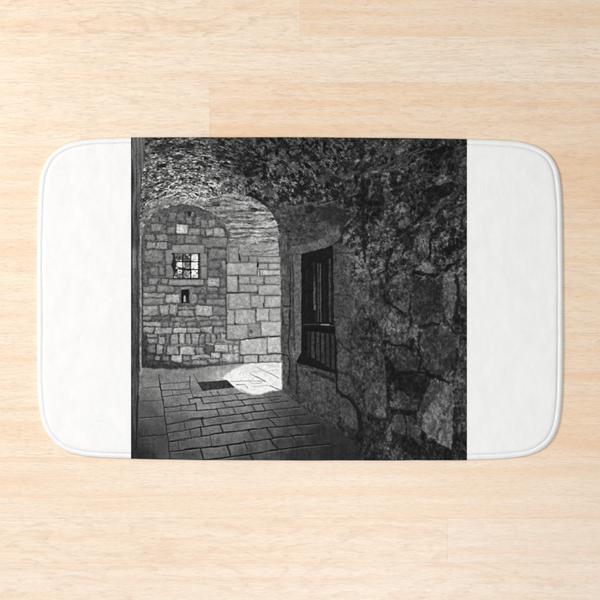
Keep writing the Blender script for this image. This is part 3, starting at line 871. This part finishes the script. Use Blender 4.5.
FL = [
    ([(164.8, 412.4), (180, 410.6), (197, 410.4)], .45, 66), ([(166.4, 425), (184, 421.8), (202, 418.9)], .55, 56), ([(167.6, 433), (186, 429.8), (203.6, 426.8)], .55, 56),
    ([(168.6, 441.4), (184, 438.8), (201, 436.4)], .6, 50), ([(169.4, 451.8), (180, 450.2), (187, 449.4)], .6, 46), ([(184, 421.8), (185.6, 429.8)], .5, 58), ([(180, 404), (181, 410.6)], .5, 60), ([(190, 429), (191.4, 438)], .5, 56),
    ([(178, 440), (179.4, 450.4)], .55, 50), ([(143, 388), (161, 386.6)], .4, 84), ([(141, 401.5), (163, 399.8)], .4, 76), ([(140, 418), (165.4, 415.6)], .45, 62), ([(139, 437), (168, 434.4)], .45, 50),
    ([(238, 393.8), (256, 392.4), (272, 391.4)], .5, 62), ([(256, 398.5), (272, 397), (281, 396.4)], .5, 58), ([(254, 404.7), (272, 402.6), (288, 401)], .5, 52), ([(271.7, 410), (286, 408.2), (300, 407)], .5, 46),
    ([(268, 418.3), (284, 416.4), (306, 414.2)], .5, 42), ([(288, 426), (304, 424.4), (320, 423)], .55, 36), ([(270, 438.7), (290, 436.2), (314, 434)], .6, 34), ([(278, 449.7), (300, 447), (330, 444)], .6, 30),
    ([(262, 392), (266, 397.4)], .5, 58), ([(268, 397.4), (273, 402.6)], .5, 54), ([(286, 408.4), (292, 415.6)], .5, 42), ([(290, 416), (296, 425)], .5, 38), ([(296, 425.4), (304, 435)], .55, 34), ([(292, 436), (300, 447)], .6, 32),
    ([(235, 394), (238.6, 400)], .5, 58), ([(232, 406.8), (236, 413.6)], .5, 54), ([(262, 404), (266, 410.6)], .5, 52), ([(244, 440.8), (248, 450)], .6, 40), ([(210, 392), (213, 396.2)], .5, 62), ([(180, 389.6), (181.4, 394.8)], .4, 70), ([(172, 390), (173, 396)], .4, 72),
    ([(159, 375), (161, 390), (164, 408), (166, 423), (168.7, 441.7), (170.2, 461)], .8, 44),
    ([(161.7, 390.2), (176, 389.8), (190, 388.7)], .55, 62), ([(162.5, 396.5), (176, 395), (190, 393.3)], .45, 72), ([(164, 407.6), (180, 405.8), (195.5, 404)], .75, 52),
    ([(190, 376), (190, 388), (193, 397)], .6, 58), ([(188.4, 399), (190, 404)], .7, 52), ([(189, 399), (201, 397.5)], .7, 56), ([(201, 397.5), (202.8, 403)], .7, 50),
    ([(196, 404), (196.8, 410.5)], .7, 52), ([(194, 374), (197.5, 381.5)], .5, 74), ([(161, 384), (176, 383), (190, 381.5)], .4, 84), ([(167, 424), (184, 421), (202, 418.7)], .4, 66),
    ([(187, 419.5), (203, 417.4)], .7, 50), ([(169, 441.7), (186, 440)], .4, 50), ([(170, 452), (186, 450), (201, 448)], .4, 56),
    ([(193.4, 397.2), (201, 397.4), (220, 395.4), (240, 393.6)], .55, 60), ([(203, 403.7), (226, 401.4), (256, 398.5)], .6, 56), ([(197, 410.6), (216.7, 409), (236, 406.6), (254, 404.7)], .65, 52),
    ([(201.7, 418.9), (220, 416), (240, 414), (256, 411.6), (271.7, 410)], .7, 46), ([(203.6, 426.8), (222, 424.2), (246, 421), (268, 418.3)], .75, 42),
    ([(200.8, 436.4), (221.7, 433), (246, 430.2), (268, 427.5), (288, 426)], .8, 38), ([(186, 449.5), (201, 448), (226.7, 445.2), (250, 441.6), (270, 438.7)], .9, 34),
    ([(203, 460), (230, 456.7), (256, 453.2), (278, 449.7)], .9, 34),
    ([(217.5, 391.7), (220, 395.3)], .6, 56), ([(223.3, 401.7), (226.3, 406.9)], .65, 50), ([(216.7, 408.8), (219.9, 415.9)], .75, 46), ([(240.8, 400), (245.2, 405.3)], .6, 56),
    ([(251.7, 405.3), (256, 411.7)], .65, 50), ([(201.7, 418.7), (203.7, 426.7)], .85, 38), ([(241.7, 414), (247.2, 421.2)], .65, 46), ([(250.8, 413), (254, 419.6)], .45, 60), ([(271.7, 410), (279, 417.5)], .65, 44),
    ([(220, 424.7), (223.2, 433.2)], .85, 36), ([(268.3, 418.3), (276.9, 426.9)], .75, 40), ([(200.6, 427), (201.6, 436)], .85, 36), ([(210, 436), (212, 446)], .5, 52), ([(248.3, 430.4), (254.3, 440.2)], .95, 32),
    ([(266.7, 428.3), (273.6, 437.8)], .95, 32), ([(270, 439), (278.5, 449.5)], 1.1, 28), ([(227.2, 445.2), (230.9, 456.4)], 1.0, 30), ([(200.6, 448.5), (204, 461)], 1.0, 30), ([(250, 454), (253.6, 461)], 1.0, 30),
    ([(273, 437.8), (284, 436)], .6, 46), ([(279, 399), (268, 401)], .4, 70)]
for pts, w, v in FL:
    line(img, pts, v * .76, w * (.62 + .2 * sst(380, 440, np.array(pts[0][1]))), .6, .55, .92)
    line(img, [(x + .8, y + 1.2) for x, y in pts], 140, w * .5, .6, .40, .28)
SUN = [(282, 360.6), (262, 361.6), (247, 363.8), (236, 368.4), (227, 373.5), (222.5, 378), (228, 381.5), (234.5, 387.5), (242, 391.6), (252, 395.2), (260, 394.2), (282, 389.2)]
bb, m = mask_poly([(283, 358), (258, 358), (236, 363), (218, 370), (210, 378), (222, 386), (236, 393), (254, 399), (283, 393)], 6.0, .8)
img[bb] = img[bb] * (1 + .13 * m)
bb, m = mask_poly(SUN, 1.5, .9)
fl = sst(361, 380, Y[bb]) * 14
sunv = (228 + fl) * (1 + .06 * G2[bb] + .05 * G3[bb] + .03 * G1[bb])
img[bb] = img[bb] * (1 - m) + np.minimum(sunv, 249) * m
for pts, w, v in [([(250, 373.3), (258, 377.6), (266, 381.9)], .45, 150), ([(255.8, 366.7), (266, 371.4), (279, 378)], .45, 168), ([(270, 385.8), (279, 389.4)], .5, 120),
                  ([(236, 384.8), (244.5, 384.6), (247.6, 388)], .45, 140), ([(228, 381.6), (248, 380.8), (265, 381.4)], .4, 170), ([(241, 389.6), (246, 392)], .45, 150),
                  ([(249, 380), (252, 383.5), (262, 383)], .4, 185), ([(240, 372.6), (256, 371.6), (279, 369.6)], .35, 205), ([(262, 364), (279, 366.6)], .35, 205), ([(252, 386.6), (268, 385.4)], .4, 195)]:
    line(img, pts, v, w, .5, .5, .9)
fill(img, [(197.3, 382.2), (212, 381.2), (226.6, 380.2), (234.4, 387.2), (218, 389.4), (202.6, 391.2)], 64, .6, .5, 1, .14)
for k in range(5):
    t = (k + .5) / 5
    line(img, [(197.3 + 5.3 * t, 382.2 + 9 * t), (226.6 + 7.8 * t, 380.2 + 7 * t)], 50, .35, .5, .4, .45)

# --- 3. far wall of the passage ---------------------------------------------------------------------
BACK = [(141.5, 368), (141.8, 300), (142, 240), (143.5, 230), (147, 222), (152, 215.5), (160, 210), (170, 206.5), (182, 204.6), (193, 205), (203, 208.5), (213, 214), (221, 219),
        (229, 222), (229, 364), (200, 367), (165, 368.6)]
bw = rbf([(145, 235, 80), (160, 215, 78), (190, 210, 74), (215, 218, 82), (226, 240, 80), (160, 260, 82), (145, 300, 84), (200, 300, 88), (222, 280, 86), (170, 330, 84), (210, 340, 94), (145, 340, 66), (145, 362, 52),
          (170, 364, 58), (200, 364, 78), (225, 362, 92)], 8)
bw = bw * 1.20 * (1 + .28 * G2 + .22 * G1 + .15 * G3)
bb, m = mask_poly(BACK, .7, 1.1)
img[bb] = img[bb] * (1 - m) + bw[bb] * m
# the reveal of the arch: thin layered courses, and the big ashlar below
REV = [(200, 205), (214, 197), (228, 193.5), (242, 194.5), (252, 197.5), (260, 201.5), (267, 207.5), (272.5, 214.5), (276.5, 223), (278.6, 232), (279.2, 245), (279, 300), (278.8, 362),
       (262, 362.6), (247, 363.6), (226.6, 364.5), (226.6, 262), (228.5, 240), (226, 224), (217, 216)]
rv = rbf([(215, 205, 132), (230, 198, 138), (250, 205, 150), (235, 215, 130), (265, 215, 160), (245, 225, 138), (270, 230, 160), (235, 240, 138), (260, 245, 158), (275, 250, 168), (240, 255, 142), (270, 280, 160), (235, 320, 132), (270, 330, 160), (250, 360, 150)], 8)
lay = fbm((X + 2 * WX) / 15, (Y + (X - 228) * -.06 + 1.2 * WY) / 1.9, 101, 3)
lay2 = sst(.12, .42, fbm((X) / 12 + 4, (Y + 1.6 * WY) / 2.6, 103, 3))
up = 1 - sst(238, 248, Y)
rv = rv * (1 + up * (.42 * lay - .34 * lay2 + .25 * G2) + (1 - up) * (.10 * G2 + .08 * G3) + .14 * G1)
bb, m = mask_poly(REV, .6, 1.0)
img[bb] = img[bb] * (1 - m) + np.clip(rv[bb], 30, 215) * m
for pts, v, w in [([(229, 221), (240, 221.5), (256, 221), (276, 220)], 70, .6), ([(229, 229), (246, 228.4), (262, 229), (278, 226.5)], 66, .7), ([(232, 232.5), (252, 233.6), (278, 232)], 86, .5),
                  ([(231, 237.6), (246, 237), (255, 237.5), (278, 235.8)], 74, .5), ([(231, 240.8), (240, 240.5)], 74, .6), ([(228, 216), (246, 216.6), (270, 214)], 74, .6), ([(250, 250.6), (262, 251.4), (270, 249.6), (279, 249)], 78, .6),
                  ([(222, 212), (240, 211), (262, 210)], 80, .6), ([(248, 255.6), (258, 254.4), (279, 253.6)], 100, .5), ([(260, 207), (268, 209)], 66, .7), ([(240, 245), (256, 244), (279, 243)], 126, .5), ([(262, 262.6), (279, 261)], 96, .5)]:
    line(img, pts, v, w * .7, .6, 2.2, .72)
for pts, w in [([(228, 218.8), (244, 219.3), (258, 218)], .5), ([(229, 224.8), (242, 225.2), (252, 224.2)], .6), ([(244, 227), (262, 226.6), (278, 224)], .6), ([(230, 231), (244, 231.2)], .6),
               ([(232, 235.6), (244, 235)], .6), ([(256, 222.8), (276, 222.4)], .6), ([(240, 244.6), (248, 244.5)], .8), ([(250, 230.6), (276, 229)], .6), ([(236, 203), (252, 201)], .6)]:
    line(img, pts, 205, w, .6, 1.6, .6)
# shade where the plain wall meets the reveal
fill(img, [(218, 222), (226, 224), (229.5, 232), (230.5, 244), (227.6, 247), (225, 238), (221, 230)], 84, 1.8, 2.4, .5)
line(img, [(226.6, 258), (226.4, 280), (226.6, 310), (226.4, 338)], 74, .8, .7, .7, .85)
line(img, [(144.5, 230), (150, 219.5), (158, 213), (168, 209.4), (182, 207.4), (194, 208.4), (206, 213), (216, 219.5)], 74, .5, 1.2, 2.8, .35)
line(img, [(170, 207), (182, 205.6), (196, 207.4), (210, 213)], 60, .5, .9, 2.0, .5)
BL = [(168.5, 212.8, 176, 222, 108), (177, 213, 185, 221, 104), (151, 217.5, 159, 223, 92), (160, 216.5, 167, 223, 96), (151, 224, 162.7, 231.6, 122), (162, 229.4, 166.8, 234, 106), (167.3, 227, 175, 233.2, 114),
      (176, 225, 187.5, 234.1, 168), (188.5, 228, 200, 235, 116), (144, 234.2, 155, 240.2, 120), (157, 234.2, 167.2, 241, 126), (168, 235, 176, 242.4, 102), (176.7, 235.2, 183.8, 243.8, 106), (185.4, 235.6, 196.6, 244, 108),
      (146.3, 242.2, 155.8, 248.6, 120), (156.3, 241.9, 167.3, 249.6, 132), (145, 250.2, 162.6, 262, 118), (186, 217.6, 192.4, 224.5, 98), (190.8, 212, 194, 217, 116), (195, 216.4, 200, 226, 108), (145, 262.6, 152, 268, 98),
      (150, 267, 158.6, 275, 114), (159, 267.6, 164.8, 275, 112), (144, 275.2, 147.6, 283, 106), (148.7, 277.5, 157.4, 284.6, 120), (160.6, 278.7, 167.6, 284, 120), (143.4, 285.8, 155.8, 292, 128), (157.4, 286, 174.3, 292.3, 122),
      (142.8, 293, 165.6, 297.2, 140), (142.6, 298.3, 164, 304.3, 136), (166.4, 294.4, 180.2, 302.8, 140), (191, 287, 200, 293, 114), (190, 294, 196.8, 303.8, 120), (198, 295, 205, 299, 100), (197.4, 300, 205, 304.6, 106),
      (142.6, 305.7, 158, 315, 142), (160, 305.5, 168.9, 315.4, 140), (170, 305, 177, 315.4, 142), (178, 306, 194.6, 309.7, 126), (178, 310.2, 193.6, 316, 136), (195.2, 305.8, 211.8, 315.8, 148), (213, 307, 225.7, 315.3, 122),
      (142, 316.4, 151.4, 320, 130), (153.3, 316.2, 160, 319.5, 98), (161, 316.4, 169.7, 319.5, 102), (171, 317.6, 182, 321.3, 128), (183, 317.4, 195.4, 321.3, 126), (196.5, 317, 208, 320.6, 116), (209.3, 316.8, 219.3, 320, 132), (220.4, 316.6, 225.8, 319.6, 120),
      (142, 321.8, 159.8, 326.3, 134), (161.5, 321.3, 168.5, 326.5, 116), (169.2, 322, 172.4, 326.6, 118), (174, 322.4, 179.6, 326.7, 130), (180.2, 323, 185.4, 326.6, 112), (186, 322.4, 196, 326.5, 120), (198, 321.8, 210.4, 326, 124), (211.6, 321.8, 222.8, 326, 138),
      (141.7, 327.3, 154, 332.8, 130), (155, 327.5, 172, 333, 148), (173.4, 327.7, 187.2, 333, 146), (188, 328, 199.8, 333, 146), (200.6, 327, 212, 332.4, 146), (213.4, 327.5, 225.4, 332.2, 126),
      (147, 334, 158, 337.4, 118), (159, 333.3, 165, 336, 112), (147.5, 339, 156.8, 343, 128), (158.4, 337, 164.8, 344, 142), (166.8, 334.3, 170, 343, 118), (171.4, 334, 178, 344.2, 142), (179, 334, 184.6, 344.2, 140), (186, 334, 191, 344.2, 140),
      (192, 334.2, 198.8, 344, 142), (199.8, 334, 204.4, 342.8, 132), (205.6, 334, 210.3, 343, 132), (211, 334, 216, 342.8, 140), (217, 334, 220.4, 341.6, 134), (220.9, 333.4, 225.6, 342, 140),
      (168.5, 344.8, 184, 346.2, 120), (185, 344.8, 199, 346.2, 126), (147.5, 345.4, 154.3, 352, 120), (156, 345, 162.4, 353.8, 126), (164, 346, 165.8, 353, 114), (167, 346.4, 178.4, 354, 146), (180, 346.8, 194, 354.3, 152), (195.4, 347, 203.4, 354, 146),
      (205, 346, 214, 352.6, 94), (215, 345, 227.4, 352.6, 154), (228.6, 345, 232.8, 353.4, 144), (233.3, 346, 239, 353.8, 154), (206, 343.6, 214, 345, 140), (216, 342.8, 228, 344.4, 136),
      (147, 355, 153.3, 360, 108), (155.4, 355.7, 159.8, 360.4, 114), (162, 356, 168.5, 361, 104), (171.4, 355, 182, 362, 140), (183, 355.5, 189.5, 360.8, 114), (191.6, 355.5, 199, 360, 138), (199.6, 354.6, 210, 358.6, 142), (192.4, 361, 207, 364.8, 132),
      (150, 361.4, 158, 364.6, 86), (160, 362, 170, 365.4, 84), (183, 362, 190.5, 365.4, 100), (211, 353.8, 221, 357.9, 142), (222.8, 354.3, 238.9, 361.4, 156), (208.8, 358.6, 219.8, 362.6, 140), (220.4, 358, 222.4, 361.6, 132), (225.7, 339.8, 233, 342.8, 144), (234.4, 339.6, 239, 344.4, 150),
      (201, 220.4, 208, 226.6, 118), (208.4, 220.2, 215.2, 226.6, 126), (200.4, 228, 204.6, 235, 120), (206, 228.6, 212.8, 235.6, 132), (213.8, 228, 224.2, 236.4, 142), (202.3, 237.4, 227.6, 247.6, 120), (208.8, 249, 226.8, 258.3, 112), (204.8, 248.4, 208, 256, 108),
      (221.6, 260, 225.8, 270, 130), (209, 260, 220, 268.4, 106), (208, 270, 219, 276.6, 98), (207, 278, 219, 286.2, 140), (206, 287.4, 217.6, 292, 120), (220, 278, 225.6, 286, 96), (219, 288, 225.6, 294, 100), (207, 294, 218, 298.6, 100), (206.4, 299.8, 225.7, 305.3, 130), (219, 294.6, 225.6, 298.8, 98),
      (180, 286, 191, 289, 124)]
for s in BL:
    fill(img, [(s[0] - .5, s[1] - .5), (s[2] + .5, s[1] - .5), (s[2] + .5, s[3] + .5), (s[0] - .5, s[3] + .5)], 50, .7, 1.2, .5)
for s in BL:
    stone(img, s[0], s[1], s[2], s[3], s[4] * _sr.uniform(.95, 1.12) + 9)
AS = [(226.8, 263, 257, 275, 162), (258.6, 263.5, 268, 269, 164), (268.6, 263.4, 280, 269, 170), (260, 270, 280, 275.2, 186), (227, 276, 237.7, 292.2, 166), (239, 276.3, 250, 284, 160), (250.6, 276.3, 263.6, 284, 164), (264.8, 276, 281, 284.2, 170), (239, 284.8, 257.8, 292, 168),
      (258.5, 285, 281, 295, 168), (250.4, 292.8, 257, 294.8, 150), (229, 293.8, 250.2, 308.9, 172), (226.9, 293.8, 228.6, 309, 160), (250.8, 295.8, 264.2, 308, 168), (265, 296, 281, 307.2, 174), (227, 310, 234.2, 324, 168), (235, 309.6, 255.4, 324, 174), (256.6, 308.4, 268.8, 321, 182),
      (269.6, 308, 281, 321.4, 180), (227, 324.7, 247.8, 339, 174), (248.4, 323, 260.8, 336.8, 146), (261.2, 321.8, 281, 336, 184), (240.3, 338.4, 267, 355, 184), (267.5, 337, 281, 352.8, 188), (243.2, 355.4, 257.8, 362.6, 178), (259, 354.4, 281, 361.6, 184), (240, 355.6, 242.6, 362.6, 150),
      (229, 247, 238.4, 262, 146), (240.2, 256.2, 248, 262.4, 142), (249, 256.2, 256.6, 262.8, 148), (258.2, 256.8, 281, 262.6, 160), (226.8, 339.6, 239, 340.4, 130)]
for s in AS:                                              # joints first, then faces
    fill(img, [(s[0] - .7, s[1] - .7), (s[2] + .7, s[1] - .7), (s[2] + .7, s[3] + .7), (s[0] - .7, s[3] + .7)], 92, .5, .5, .85)
for s in AS:
    stone(img, *s, rad=.6, soft=.5, warp=.6, grain=.085, jit=.35, edge=.03)
for (x, y, rx, ry, v) in [(239.2, 257, .7, 4, 44), (257.8, 265, 1.0, 3, 44), (257.5, 292, .7, 1.2, 60), (264.5, 283, .7, 1.2, 50), (238, 278, .6, 3, 56), (235.4, 323.8, .9, .8, 36), (256, 310, .8, 2, 64), (255, 307.8, 3, .5, 70), (250.6, 331, 2, 2.2, 92), (257, 292.4, .5, 2, 60),
                          (263.8, 305, .7, 2.4, 60), (257, 286, .5, 1, 60), (241, 355, 1.6, .6, 70), (189.4, 213.6, 2.2, 2.4, 46), (261, 328, .5, 5, 110), (227, 263, .8, 1.6, 56)]:
    fill(img, [(x + rx * math.cos(a), y + ry * math.sin(a)) for a in np.linspace(0, 6.283, 9)[:-1]], v, .6, .8, .9)
line(img, [(258.4, 355), (258.4, 362)], 60, .5, .5, .3, .95)
line(img, [(240, 340), (250, 338.6), (260, 337.4), (280, 336.4)], 62, .6, .5, .6, .9)
line(img, [(241, 355.6), (252, 355), (266, 354.4), (280, 353)], 78, .5, .5, .6, .8)
line(img, [(227, 292.8), (238, 293), (250, 292.2), (257, 293.6)], 66, .6, .5, .6, .85)
line(img, [(261.8, 340), (262.4, 350)], 150, .8, .8, .8, .5)
# little window: stone surround, sky, foliage, bars
for (xa, ya, xb, yb) in [(171, 243.9, 205.4, 254), (164.8, 249.2, 174, 278.4), (200, 252, 207.8, 279.8), (168.2, 278.8, 204.2, 286)]:
    fill(img, [(xa, ya), (xb, ya), (xb, yb), (xa, yb)], 66, .6, .8, .75)
for s in [(172, 244.8, 204.4, 253.4, 142), (165.6, 250, 173.4, 264, 128), (165.8, 264.6, 173.2, 277.6, 124), (200.6, 253, 207, 266, 138), (200.8, 266.6, 207, 279, 134), (169, 279.6, 203.4, 285.2, 144)]:
    stone(img, *s, rad=.5, soft=.5, warp=.4, grain=.08, jit=.25, edge=.05)
line(img, [(168.6, 285.8), (186, 286), (204, 285.8)], 66, .6, .6, .5, .8)
line(img, [(172.5, 253.9), (187, 254.2), (200, 254.2)], 50, .7, .5, .3, .9)
WIN = [(173.6, 254.2), (199.2, 254.2), (199.2, 278.6), (173.6, 278.6)]
bb, m = mask_poly(WIN, .4, .2)
leaf = fbm(X[bb] / 3.4, Y[bb] / 3.0, 121, 4, .62)
cx_ = sst(186, 194, X[bb])
sky = 236 - 150 * sst(-.05, .22, leaf + .16 - .42 * cx_ - .12 * sst(262, 272, Y[bb]))
img[bb] = img[bb] * (1 - m) + sky * m
fill(img, [(174, 254), (182, 254), (188, 257), (191, 262), (190, 268), (186, 268), (182, 260), (176, 261), (174, 260)], 74, 1.0, 1.6, .85, .3)
fill(img, [(173.4, 258), (177, 262), (175, 268), (178, 271), (173.4, 276), (171.5, 266)], 40, .8, 1.4, .9)
fill(img, [(183, 266), (189, 266), (189.6, 273), (183.4, 276)], 112, 1.0, 1.6, .8, .5)
fill(img, [(176.5, 262.4), (181.5, 262), (182, 265), (177, 268)], 226, .8, 1.2, .9)
fill(img, [(191.4, 262.6), (197.4, 262.4), (197.4, 268), (191.4, 268)], 246, .5, .3, .95)
fill(img, [(191.4, 255.4), (197.4, 255.4), (197.4, 260.6), (192, 260.8)], 206, .9, .6, .85)
fill(img, [(174, 273), (199, 274.5), (199, 278.6), (174, 278.6)], 130, 1.0, 1.8, .6, .6)
for x in (182.7, 190.5):
    line(img, [(x, 254), (x + .2, 278.6)], 42, .5, .4, .2, .95)
for y in (261.6, 269.3):
    line(img, [(173.6, y), (199, y + .2)], 40, .5, .4, .2, .95)
line(img, [(198.8, 254), (198.8, 278.6)], 54, .8, .4, .2, .95)
line(img, [(174, 254), (174, 278.6)], 44, .6, .5, .6, .9)
line(img, [(173.6, 278.4), (199, 278.6)], 48, .6, .4, .3, .9)
line(img, [(178, 268), (184, 269.6), (190, 268.6)], 36, .9, .6, 1.4, .8)
# niche with a small pale figure
stone(img, 190, 289, 192.4, 303, 128, .4, .5, .3); stone(img, 178.4, 289, 180.8, 303, 122, .4, .5, .3)
fill(img, [(181.1, 289.8), (189.1, 289.6), (189.1, 303.2), (181.1, 303.2)], 33, .5, .35, 1)
fill(img, [(183.6, 296.6), (184.6, 295), (185.6, 296.4), (185.8, 302), (183.4, 302)], 168, .6, .3, .95)
fill(img, [(186.6, 298), (187.6, 298), (187.8, 302), (186.4, 302)], 74, .6, .3, .7)
# dirt at the foot of the wall
fill(img, [(141, 332), (147, 336), (149, 352), (156, 361), (176, 364.6), (200, 365.4), (200, 368), (165, 369.6), (141, 367)], 52, 2.2, 2.4, .55, .2)
line(img, [(143, 365.8), (165, 368.2), (184, 367.4), (204, 366), (226, 363.8), (243, 363)], 58, 1.0, 1.2, 1.0, .7)

# --- 4. front arch edge and the dark post at left ----------------------------------------------------
fill(img, [(139.5, 250), (140, 226), (142, 213), (147, 204), (156, 199), (166, 197), (180, 198), (194, 200), (206, 205), (200, 207.5), (190, 204.6), (178, 204.4), (166, 206.6), (157, 210), (150, 216), (145.5, 223),
           (143, 233), (142.2, 250)], 138, 1.0, 1.6, .55, .22)
for k in range(9):
    a = .2 + k * .12
    line(img, [(141 + 3.2 * k, 226 - 4.2 * k + .18 * k * k), (149 + 3.4 * k, 214 - 3.4 * k + .15 * k * k)], 78 if k % 2 else 170, .55, .7, 2.0, .45)
fill(img, [(139.6, 226), (141.6, 226), (141.7, 370), (139.2, 396), (138.2, 396), (139.4, 370)], 142, .5, .5, .92, .14)
line(img, [(142.3, 236), (142.4, 366)], 60, .7, .7, .5, .7)
streak = fbm(X / 1.5, Y / 26, 131, 3) * .42 + fbm(X / 3.5, Y / 12, 133, 3) * .22
post = rbf([(133, 140, 96), (136, 160, 92), (133, 200, 84), (136, 225, 72), (133, 240, 64), (134, 258, 100), (134, 275, 90), (134, 300, 76), (134, 340, 72), (134, 380, 70), (134, 420, 62), (134, 455, 48)], 5) * (1 + streak + .14 * G1)
bb, m = mask_poly([(129, 130), (146, 130), (143.5, 165), (140.4, 200), (139.6, 230), (139.4, 370), (138.4, 400), (136.6, 430), (135.4, 462), (129, 462)], 1.0, .7)
img[bb] = img[bb] * (1 - m) + post[bb] * m
fill(img, [(132.6, 250), (135.4, 250), (135.6, 268), (132.8, 268)], 128, 1.4, .6, .6)
line(img, [(131.6, 137), (131.6, 460)], 44, .7, .6, .5, .8)
line(img, [(137.2, 240), (137.8, 300), (138, 360)], 50, .7, .6, .5, .6)
line(img, [(138.2, 396), (137.4, 412), (136, 450)], 36, .8, .6, .5, .8)
# film-like grain and soft falloff of the picture
def soft_copy(a, n):
    for ax in (0, 1):
        p = np.concatenate([np.repeat(np.take(a, [0], ax), n, ax), a, np.repeat(np.take(a, [-1], ax), n, ax)], ax)
        L_ = a.shape[ax]
        a = sum(np.take(p, np.arange(k, k + L_), ax) for k in range(2 * n + 1)) / (2 * n + 1)
    return a
img = img + .34 * (img - soft_copy(img, 2)) + .16 * (img - soft_copy(img, 8))     # the crisp processing of the printed photograph
img = np.clip(img, 8, 250)
img = img * (.84 + .16 * sst(18, 80, img))
img = img * (1 + .03 * G1)
img = np.clip(img, 10, 250)
#PAINT-END

GAIN = 1.0                                                     # ink reflectance
s = img / 255.0
lin = np.where(s <= 0.04045, s / 12.92, ((s + 0.055) / 1.055) ** 2.4)
lin = np.clip(lin * 0.90 * GAIN, 0.004, 0.85)

Hh = H + soft_h(X, Y) * np.clip(H / 4.6, 0, 1) * np.where(H < 4.2, 0.35, 1.0)
Z = Hh * U
K = 1 - Z / CAM_H
co = np.stack([(X - 300) * U * K, (300 - Y) * U * K, Z], -1).reshape(-1, 3)
idx = np.arange(NX * NY).reshape(NY, NX)
quads = np.stack([idx[:-1, :-1], idx[1:, :-1], idx[1:, 1:], idx[:-1, 1:]], -1).reshape(-1, 4)
me = bpy.data.meshes.new('printed_panel')
me.vertices.add(len(co)); me.vertices.foreach_set('co', co.ravel().astype(np.float32))
me.loops.add(quads.size); me.loops.foreach_set('vertex_index', quads.ravel().astype(np.int32))
me.polygons.add(len(quads)); me.polygons.foreach_set('loop_start', np.arange(0, quads.size, 4, dtype=np.int32))
me.update(calc_edges=True)
me.polygons.foreach_set('use_smooth', np.ones(len(quads), bool))
ca = me.color_attributes.new('ink', 'FLOAT_COLOR', 'POINT')
rgba = np.ones((len(co), 4), np.float32)
rgba[:, 0] = lin.ravel(); rgba[:, 1] = lin.ravel(); rgba[:, 2] = lin.ravel()
ca.data.foreach_set('color', rgba.ravel())
me.materials.append(print_material())
pp = bpy.data.objects.new('printed_panel', me)
COL.objects.link(pp); pp.parent = mat_root
tag(pp, 'black and white printed photograph of a vaulted stone passage with a barred window')
